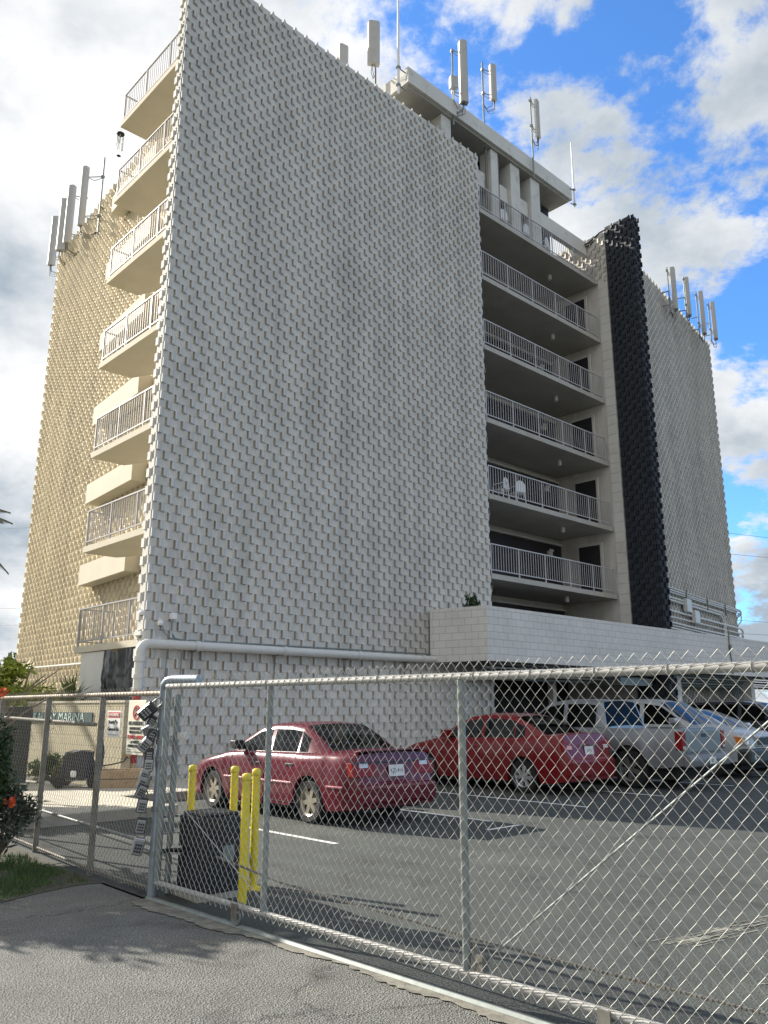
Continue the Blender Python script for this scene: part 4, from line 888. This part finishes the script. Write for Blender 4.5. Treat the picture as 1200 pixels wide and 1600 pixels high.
for (p_, ty, tz, kd, sc_, la) in LB:
    o = empty('lock_box', p_, .35, la, 'lock box', 'key lock boxes hung on the gate post'); o.rotation_euler = (tz*.5, ty*.55, .35); o.scale = (sc_*1.22,)*3
    b = MB(); b.box(-.034, .034, -.02, .02, -.055, .045); b.build('case', lb_s if kd == 's' else lb_d, o, bevel=.008)
    b = MB(); b.box(-.028, .028, -.026, -.0205, -.048, .035); f = b.build('face_plate', lb_d if kd == 'd' else lb_s, o, bevel=.003)
    b = MB()
    for kx in (-.014, .0, .014):
        for kz in (-.028, -.010, .008): b.box(kx-.005, kx+.005, -.030, -.0262, kz-.005, kz+.005)
    b.build('keypad', lb_d if kd != 'd' else lb_s, f)
    b = MB(); b.tube([(-.02, 0, .04), (-.02, 0, .075)]+[(-.02*cos(q), 0, .075+.02*sin(q)) for q in (pi/4, pi/2, 3*pi/4)]+[(.02, 0, .075), (.02, 0, .04)], .0045, 6); b.build('shackle', galv, o)
# signs on the fence
fa = math.atan2(7.69-8.55, -2.06+2.89)
def sign_root(x, y, z, nm, label): return empty(nm, (x, y, z), fa, label, 'sign')
signw = mat('sign_white', (.78, .77, .72), .5); signc = mat('sign_cream', (.78, .76, .62), .5, var=.04, vscale=10); sred = mat('sign_red', (.55, .05, .05), .5)
RX = Matrix.Rotation(pi/2, 4, 'X')
def st_(x, z, yy=-.009): return Matrix.Translation((x, yy, z)) @ RX
o = sign_root(-2.345, 7.92, 1.42, 'no_parking_sign', 'tall cream NO PARKING tow-away sign wired to the fence beside the lock boxes')
b = MB(); b.box(-.168, .168, -.004, .004, -.25, .25); b.build('panel', signc, o, bevel=.002)
b = MB(); prof = [(.054, -.004), (.068, -.004), (.068, 0), (.054, 0)]; b.lathe(prof, (0, -.006, .135), axis='y', n=36); T = Matrix.Translation((0, -.008, .135)) @ Matrix.Rotation(R(-42), 4, 'Y'); b.box(-.056, .056, -.003, .0, -.007, .007, T=T); b.build('prohibition_ring', sred, o)
text('P', .115, st_(0, .135, -.0055), inkd, 'lettering', o, bold=0)
for t, s, z, m_, sx, bo in (('NO PARKING', .052, .035, inkd, .92, .0015), ('UNAUTHORIZED', .036, -.012, inkd, .85, 0), ('VEHICLES WILL BE', .034, -.047, inkd, .88, 0), ('TOWED AWAY', .050, -.092, sred, .9, .0015), ('AT VEHICLE', .034, -.136, inkd, .9, 0), ("OWNER'S EXPENSE", .036, -.172, inkd, .85, .0008)): text(t, s, st_(0, z, -.0065), m_, 'lettering', o, sx=sx)
b = MB(); b.box(-.145, -.05, -.006, -.0045, -.207, -.203); b.box(-.145, .145, -.006, -.0045, -.226, -.222); b.build('print_rule', inkd, o)
o = sign_root(-2.665, 8.25, 1.445, 'warning_sign', 'small white WARNING security cameras sign with red header on the fence')
b = MB(); b.box(-.14, .14, -.004, .004, -.125, .125); b.build('panel', signw, o, bevel=.002)
b = MB(); b.box(-.125, .125, -.0065, -.0045, .06, .112); hd = b.build('header', sred, o)
text('WARNING', .046, st_(0, .086, -.008), signw, 'lettering', o, sx=1.05)
text('Security', .050, st_(-.04, .018, -.006), inkd, 'lettering', o, sx=.85); text('Cameras In Use', .048, st_(0, -.05, -.006), inkd, 'lettering', o, sx=.76)
b = MB(); T = Matrix.Translation((.062, -.006, .02)) @ Matrix.Rotation(R(25), 4, 'Y'); b.box(-.024, .018, -.002, 0, -.010, .012, T=T); b.box(.0, .008, -.002, 0, -.028, -.010, T=T); b.lathe([(0, -.003), (.010, -.003), (.01, 0)], (-.026, 0, 0), axis='y', n=12, T=T); b.build('camera_symbol', inkd, o)
b = MB(); b.box(-.10, .10, -.006, -.0045, -.106, -.102); b.build('print_rule', inkd, o)
# gate operator
go = empty('gate_operator', (-1.57, 7.40, 0), R(40), 'black weathered gate motor box with a silver label beside the yellow bollards', 'gate motor')
opm = mat('operator_shell', (.010, .011, .014), .42, var=.5, vscale=9, dirt=((.12, .13, .14), 9, .60, .8), bump=.3, bscale=30)
b = MB(); b.prism([(0, 0), (.40, 0), (.40, .42), (0, .42)], .05, .67); b.prism([(.02, .02), (.38, .02), (.38, .40), (.02, .40)], .67, .70); b.build('housing', opm, go, bevel=.035)
b = MB(); b.box(-.02, .42, -.02, .44, 0, .05); b.build('base', conc, go)
b = MB(); b.box(.22, .33, -.006, -.001, .30, .43); b.build('label_plate', galv, go)
b = MB(); b.tube([(0, .3, .38), (-.16, .27, .40), (-.24, .25, .40)], .018, 7); b.build('arm', black, go)
# bollards
yb_ = [((-1.90, 8.42), 'yellow bollard standing apart behind the left side of the black motor box'), ((-1.45, 8.25), 'farther yellow bollard close behind the right corner of the motor box'), ((-1.19, 7.36), 'nearest and tallest looking yellow bollard at the motor box corner'), ((-1.19, 7.92), 'rightmost yellow bollard on a small square foot plate')]
proto = empty('bollard', (*yb_[0][0], 0), 0, yb_[0][1], 'bollard', 'yellow bollards guarding the gate motor')
b = MB(); b.tube([(0, 0, 0), (0, 0, 1.0)], .038, 16); b.build('post', yellow, proto, smooth=50)
b = MB(); b.lathe([(0, 1.05), (.026, 1.047), (.040, 1.035), (.044, 1.015), (.044, .99), (.038, .985)], n=18); b.build('cap', yellow, proto, smooth=50)
for xy, la in yb_[1:]: c_ = copy_tree(proto, None, (*xy, 0)); c_['label'] = la
b = MB(); b.box(-.08, .08, -.08, .08, .004, .018); b.build('foot_plate', yellow, c_)
# marina wall and sign
mwd = Vector((-.6845, .729, 0)); MR = Vector((-5.25, 16.85, 0))
mw = empty('marina_wall', MR+mwd*5.6, math.atan2(-.729, .6845), 'low cream block wall carrying the marina name left of the building', 'wall')
b = MB(); b.box(0, 5.6, 0, .2, 0, 1.70); b.build('masonry', brw2, mw)
b = MB(); b.box(-.3, .12, -.06, .26, 0, 1.72); b.build('pier', plastc, mw, bevel=.01)
b = MB(); b.box(.12, 5.62, -.02, .22, 1.702, 1.75); b.build('coping', plastc, mw)
b = MB(); b.box(.25, 4.15, -.025, -.004, 1.26, 1.50); sb = b.build('name_board', mat('board_teal', (.03, .07, .065), .6), mw)
text('KAI BAY MARINA', .27, Matrix.Translation((2.3, -.03, 1.385)) @ RX, mat('letter_pale', (.62, .76, .70), .6), 'lettering', mw, depth=.004, sx=1.42)
mw2 = empty('dark_screen', (-12.5, 16.2, 0), math.atan2(.9, 5.2), 'dark green screened fence panel behind the flowering bush at far left', 'fence')
b = MB(); b.box(0, 5.35, 0, .06, .05, 1.62); b.build('screen', mat('screen_cloth', (.022, .03, .028), .9, var=.3, vscale=4), mw2)
for x in (0, 1.8, 3.6, 5.3): tubeobj('screen_post', [(x, .1, 0), (x, .1, 1.65)], .03, rustg, mw2)
# covered cart by the wall
hc = empty('hand_cart', (-5.85, 16.2, .13), .25, 'black tarp-draped hand cart with a tall push handle by the marina wall', 'cart')
b = MB(); random.seed(9); P = []
for i in range(13):
    for j in range(17):
        a = 2*pi*j/16; t = i/12; rr = lerp([(0, .36), (.5, .30), (.85, .27), (1, .0)], t)*(1+.16*sin(9*a+1.5*t)*(1-.6*t)+.22*mnoise.noise((cos(a)*2.2, sin(a)*2.2, t*2.5))); z = .16+.50*min(1, t*1.25)-.05*max(0, t-.8)*5*(1+cos(a*2))*.5+.05*mnoise.noise((cos(a)*1.7, sin(a)*1.7, 4+t))
        P.append((rr*cos(a)*.95, rr*sin(a)*.7, z))
b.add(P, [(i*17+j, i*17+j+1, (i+1)*17+j+1, (i+1)*17+j) for i in range(12) for j in range(16)]); b.build('tarp', mat('tarp', (.02, .02, .022), .5, var=.3, vscale=9), hc, smooth=70)
for sx in (-.3, .3):
    for sy in (-.24, .24):
        b = MB(); b.lathe([(.0, -.03), (.10, -.03), (.115, -.01), (.115, .01), (.10, .03), (0, .03)], (sx, sy, .115), axis='y', n=18); b.build('wheel', tyre, hc, smooth=40)
b = MB(); b.tube([(.38, .15, .15), (.42, .15, .6), (.36, .15, 1.0), (.36, -.15, 1.0), (.42, -.15, .6), (.38, -.15, .15)], .03, 8); b.build('push_handle', black, hc, smooth=60)
b = MB(); b.box(-.36, .38, -.22, .22, .13, .17); b.build('deck', galv, hc)
b = MB(); b.box(-.10, -.0, -.33, -.29, .20, .32); b.build('white_bag', whitep, hc, bevel=.02)
hz = empty('garden_hose', tuple(W(-.75, -.5, .7)), 0, 'thin black hose looping from the red standpipe down to the hand cart', 'hose')
b = MB(); e = Vector((-5.55, 16.1, .5))-Vector(tuple(W(-.75, -.5, .7))); b.tube([(0, 0, 0), (e.x*.15, e.y*.15, -.14), (e.x*.5, e.y*.5, e.z*.9), tuple(e)], .014, 6); b.build('hose', black, hz, smooth=80)
# timber planter edge near pipe
pl = empty('planter_box', tuple(W(-1.6, -1.0, .13)), BA-.6, 'low weathered timber planter beside the red standpipe', 'planter'); tim = mat('timber', (.42, .30, .18), .8, var=.3, vscale=6, dirt=((.2, .12, .07), 6, .5, .8))
for z in (0, .17):
    b = MB(); b.box(0, .9, -.02, .02, z, z+.15); b.build('plank', tim, pl); b = MB(); b.box(0, .9, .4, .44, z, z+.15); b.build('plank', tim, pl)
b = MB(); b.box(.03, .87, .02, .40, .0, .26); b.build('soil', conc, pl)
# ------------------------------------------------------------------ plants
def leafm(name, c, var=.45, sc_=3.0):
    m = mat(name, c, .6, var=var, vscale=sc_, spec=.3); 
    p = m.node_tree.nodes['Principled BSDF']
    return m
def leaves(b, n, centre, rad, size, seed, shape=2.2, drop=.0, m=0, hollow=.45, clumps=0):
    rnd = random.Random(seed); cl = []
    for _ in range(clumps): 
        v = Vector((rnd.gauss(0, 1), rnd.gauss(0, 1), rnd.gauss(0, 1))).normalized()*rnd.uniform(.45, .85); cl.append((v, rnd.uniform(.2, .42)))
    for _ in range(n):
        if cl:
            c0, cr = rnd.choice(cl); v = c0+Vector((rnd.gauss(0, 1), rnd.gauss(0, 1), rnd.gauss(0, 1))).normalized()*cr*rnd.random()**.4
        else: v = Vector((rnd.gauss(0, 1), rnd.gauss(0, 1), rnd.gauss(0, 1))).normalized()*rnd.uniform(hollow, 1)
        p = Vector(centre)+Vector((v.x*rad[0], v.y*rad[1], v.z*rad[2]))
        d = Vector((rnd.gauss(0, 1), rnd.gauss(0, 1), rnd.gauss(0, .7)-drop)).normalized(); s = d.cross(Vector((rnd.gauss(0, 1), rnd.gauss(0, 1), rnd.gauss(0, 1)))).normalized()
        L = size*rnd.uniform(.6, 1.3); w_ = L/shape/2
        b.face([p, p+d*L*.45+s*w_, p+d*L, p+d*L*.45-s*w_], m)
def branches(b, base, tips, r0, seed, m=0):
    rnd = random.Random(seed)
    for t in tips:
        a = Vector(base); c = Vector(t); mid = (a+c)/2+Vector((rnd.uniform(-.12, .12), rnd.uniform(-.12, .12), rnd.uniform(-.02, .1)))*(c-a).length
        b.tube([a, (a*.6+mid*.4)*1, mid, c], [r0, r0*.8, r0*.55, r0*.25], 6, m)
bark = mat('bark', (.16, .13, .10), .9, var=.3, vscale=8)
def shrub(name, loc, rad, cz, n, size, lm, seed, label, cat='bush', group=None, shape=2.2, clumps=14, tips=9, r0=.03, flowers=None):
    o = empty(name, loc, 0, label, cat, group); rnd = random.Random(seed+50)
    tp = [(rad[0]*.7*cos(a), rad[1]*.7*sin(a), cz+rad[2]*rnd.uniform(-.3, .6)) for a in [2*pi*i/tips for i in range(tips)]]
    b = MB(); branches(b, (0, 0, 0), tp, r0, seed); b.build('stems', bark, o, smooth=60)
    b = MB(); leaves(b, n, (0, 0, cz), rad, size, seed, shape, clumps=clumps); leaves(b, n//3, (0, 0, cz), tuple(q*.75 for q in rad), size, seed+9, shape); b.build('foliage', lm, o)
    if flowers:
        for i in range(flowers[0]):
            v = Vector((rnd.gauss(0, 1)+.4, rnd.gauss(0, 1)-.8, rnd.gauss(0, 1)+.3)).normalized(); b = MB(); c0 = Vector((v.x*rad[0], v.y*rad[1], cz+v.z*rad[2]))
            leaves(b, 22, c0, (.05, .05, .045), .055, seed+i, 1.3); b.build('flower', flowers[1], o)
    return o
gr1 = leafm('leaf_dark', (.045, .075, .03)); gr2 = leafm('leaf_bright', (.24, .27, .035)); gr3 = leafm('leaf_mid', (.10, .14, .04)); gr4 = leafm('leaf_dry', (.22, .20, .09)); gr5 = leafm('leaf_grey', (.09, .11, .08))
flr = mat('petal', (.75, .12, .04), .6, var=.4, vscale=12)
shrub('flowering_bush', (-4.28, 8.85, 0), (.44, .5, .86), 1.0, 8500, .055, gr1, 3, 'dense dark bush with a few orange-red flowers at the left edge of the frame', flowers=(6, flr), clumps=34)
shrub('dry_bush', (-4.15, 9.2, 0), (.45, .4, .42), .5, 1800, .10, gr5, 8, 'scraggly grey-green twiggy bush low against the fence at left', shape=4, clumps=16, tips=16, r0=.02)
# shade tree standing just left of the view: its crown shades the drive and the grass
shrub('shade_tree', (-7.0, 10.2, 0), (1.5, 1.2, .75), 3.25, 3600, .16, gr1, 61, 'broad dark tree standing left of the flowering bush, mostly outside the view', 'tree', clumps=24, tips=12, r0=.1)
shrub('yellow_green_tree', (-7.0, 13.9, 0), (1.05, 1.0, .6), 1.95, 4200, .15, gr2, 21, 'yellow-green plumeria-like tree with bare forked twigs left of the tan wall', 'tree', shape=2.6, clumps=16, tips=14, r0=.07)
b = MB(); root = bpy.data.objects['yellow_green_tree']; branches(b, (.4, 0, 1.0), [(1.25, .1, 2.15), (1.55, 0, 2.25), (1.1, -.1, 2.35), (1.7, .2, 2.0)], .035, 4); b.build('bare_branch', bark, root, smooth=60)
def agave(name, loc, r_, h, n, lm, seed, label, group=None, wd=.05):
    rnd = random.Random(seed); o = empty(name, loc, 0, label, 'plant', group); b = MB(); b.tube([(0, 0, 0), (0, 0, h*.55)], [.09, .06], 8); b.build('trunk', bark, o, smooth=60); b = MB()
    for i in range(n):
        a = rnd.uniform(0, 2*pi); el = rnd.uniform(-.35, 1.45); L = r_*rnd.uniform(.75, 1.1); c0 = Vector((0, 0, h*rnd.uniform(.42, .6))); d = Vector((cos(a)*cos(el), sin(a)*cos(el), sin(el))); s = Vector((-sin(a), cos(a), 0)); 
        p1 = c0+d*L*.5; p2 = c0+d*L+Vector((0, 0, -.12*L*cos(el)))
        up = s.cross(d)*wd*.35
        b.face([c0-s*wd*.4, c0+up*.3, p1+up, p1-s*wd]); b.face([c0+up*.3, c0+s*wd*.4, p1+s*wd, p1+up]); b.face([p1-s*wd, p1+up, p2]); b.face([p1+up, p1+s*wd, p2])
    b.build('spiky_leaves', lm, o); return o
agave('spiky_plant', (-7.5, 19.9, 0), .75, 3.1, 170, gr3, 5, 'tall spiky-leaved plant right in front of the pale panel beside the tan wall', wd=.03)
agave('spiky_plant', (-9.3, 21.6, 0), .8, 2.7, 150, gr1, 6, 'lower dark spiky plant left of the taller one, at the foot of the tan wall', wd=.03)
shrub('hedge_plant', (-8.5, 20.9, 0), (1.0, .4, .75), 1.55, 1500, .20, gr2, 31, 'bright yellow-green leafy hedge between the two spiky plants', shape=4, clumps=18)
shrub('low_bush', (-6.7, 17.2, .1), (.45, .3, .3), .32, 900, .10, gr3, 33, 'low green bush at the base of the marina wall', clumps=10)
shrub('low_bush', (-7.7, 17.3, .1), (.5, .3, .28), .3, 900, .09, leafm('leaf_pale', (.26, .27, .15)), 34, 'pale dusty low bush left of the marina wall pier', clumps=10)
shrub('dry_bush', (-6.2, 16.6, .1), (.28, .25, .28), .3, 400, .09, gr4, 35, 'small dried brown bush between the low green bush and the cart', shape=4, clumps=6)
# grass
b = MB(); rnd = random.Random(4)
for _ in range(20000):
    x = rnd.uniform(-5.2, -2.55); y = rnd.uniform(7.3, 9.6)
    if x+4.9 < 0 and rnd.random() < .5: continue
    if mnoise.noise((x*2.2, y*2.2, 0)) < -.12 and rnd.random() < .75: continue
    lim = 9.55-1.08*(x+3.97) if True else 0
    if y > 9.72-1.2*(x+3.97)*.96-.12: continue
    if y < 7.55+.35*sin(x*4)+max(0, (x+3.3))*.55+.12*rnd.random(): continue
    h = rnd.uniform(.02, .07); a = rnd.uniform(0, 6.28); b.face([(x, y, 0), (x+.008*cos(a), y+.008*sin(a), 0), (x+rnd.uniform(-.02, .02), y+rnd.uniform(-.02, .02), h)])
tag(b.build('grass', leafm('grass_blade', (.06, .11, .028), .5, 6)), 'short patchy green grass at the foot of the fence and bush', 'grass', kind='stuff')
b = MB(); P = []
for i in range(25):
    x = -5.4+2.9*i/24; P.append((x, 7.5+.35*sin(x*4)+max(0, (x+3.3))*.55))
Q = [(x, 9.75-1.18*(x+3.97)) for x, y in P]
for i in range(24): b.face([(*P[i], .004), (*P[i+1], .004), (Q[i+1][0], max(Q[i+1][1], P[i+1][1]+.01), .004), (Q[i][0], max(Q[i][1], P[i][1]+.01), .004)])
tag(b.build('soil_patch', mat('soil', (.06, .055, .04), .95, var=.4, vscale=7)), kind='structure')
# small shrub growing on the canopy
shrub('canopy_weed', tuple(W(9.05, -1.15, 4.0)), (.25, .2, .28), .52, 380, .09, gr1, 41, 'small dark shrub sprouting on top of the canopy by the big wall', 'plant', clumps=6, tips=5, r0=.012)
# palm at the far left, only frond tips in frame
def palm(loc, h, n, L, seed, label):
    o = empty('palm_tree', loc, 0, label, 'palm'); b = MB(); b.tube([(0, 0, 0), (.1, 0, h*.5), (0, 0, h)], [.2, .15, .12], 10); b.build('trunk', bark, o, smooth=60); rnd = random.Random(seed)
    for i in range(n):
        a = 2*pi*i/n+rnd.uniform(-.2, .2); el = rnd.uniform(-.3, .9); b = MB(); pts = []
        for k in range(9):
            t = k/8; pts.append(Vector((cos(a)*L*t*cos(el*(1-t*.5)), sin(a)*L*t*cos(el*(1-t*.5)), h+L*t*sin(el)-L*.45*t*t)))
        b.tube(pts, .02, 4)
        for k in range(1, 90):
            t = k/90; j = min(7, int(t*8)); q = pts[j].lerp(pts[j+1], t*8-j); d = (pts[j+1]-pts[j]).normalized(); s = d.cross(Vector((0, 0, 1))).normalized(); ll = L*.26*sin(pi*min(.95, t*.9+.1))
            for sg in (1, -1):
                e2 = q+(s*sg*.75+d*.55+Vector((0, 0, -.35)))*ll; b.face([q-d*.022, q+d*.022, e2])
        b.build('frond', gr5, o)
    return o
palm((-14.35, 25.1, 0), 7.5, 22, 2.4, 3, 'palm tree with only its drooping frond tips showing at the left edge')
# distant trees
def tree(name, loc, h, rad, cz, n, size, lm, seed, label, clumps=22):
    o = empty(name, loc, 0, label, 'tree'); rnd = random.Random(seed); b = MB(); b.tube([(0, 0, 0), (.1, 0, h*.3), (0, 0, h*.62)], [h*.03, h*.022, h*.014], 8)
    branches(b, (0, 0, h*.35), [(rad[0]*.75*cos(a), rad[1]*.75*sin(a), cz+rnd.uniform(-.3, .6)*rad[2]) for a in [2*pi*i/9 for i in range(9)]], h*.013, seed); b.build('trunk', bark, o, smooth=60)
    b = MB(); leaves(b, n, (0, 0, cz), rad, size, seed, 2, clumps=clumps); b.build('crown', lm, o); return o
tree('small_tree', (-16.5, 36, 0), 4.4, (2.6, 2, 1.4), 3.0, 2200, .32, gr3, 51, 'rounded green tree far off at the foot of the tan wall')
tree('sparse_tree', (33.5, 60, 0), 9.2, (4.5, 3, 1.9), 7.0, 420, .35, gr1, 52, 'thin sparse tree top peeking above the canopy at the right edge', 9)
tree('roadside_tree', (27.5, 49, 0), 5.5, (4.2, 3, 2.3), 3.1, 3200, .4, gr3, 53, 'leafy green tree seen beneath the canopy at the far right')
tree('roadside_tree', (36, 58, 0), 6, (5.2, 3, 2.6), 3.4, 3000, .45, gr2, 54, 'yellowish tree beyond the leafy green one under the canopy end')
# service wires
def wire(name, p0, p1, sag, label):
    m = MB(); a, c = Vector(p0), Vector(p1); m.tube([a.lerp(c, i/12)+Vector((0, 0, -4*sag*(i/12)*(1-i/12))) for i in range(13)], .011, 4); o = m.build(name, galv); tag(o, label, 'power line', 'overhead lines'); return o
wire('power_line', (-60, 62, 8.3), (-14, 45, 6.2), .4, 'lowest overhead line meeting the tan wall at far left')
wire('power_line', (-60, 62, 9.7), (-14, 45, 7.1), .4, 'overhead line just above the lowest one at far left')
wire('power_line', (-60, 62, 15), (-14, 45, 11.9), .4, 'highest overhead line at the far left')
wire('power_line', (17, 48, 12.4), (60, 62, 12.4), .5, 'upper overhead line right of the right wing')
wire('power_line', (17, 48, 11.0), (60, 62, 11.6), .5, 'second overhead line right of the right wing')
wire('power_line', (17, 48, 6.9), (60, 62, 7.2), .4, 'lower overhead line right of the right wing conduits')
wire('power_line', (17, 48, 6.1), (60, 62, 6.4), .4, 'lowest overhead line just above the canopy at right')
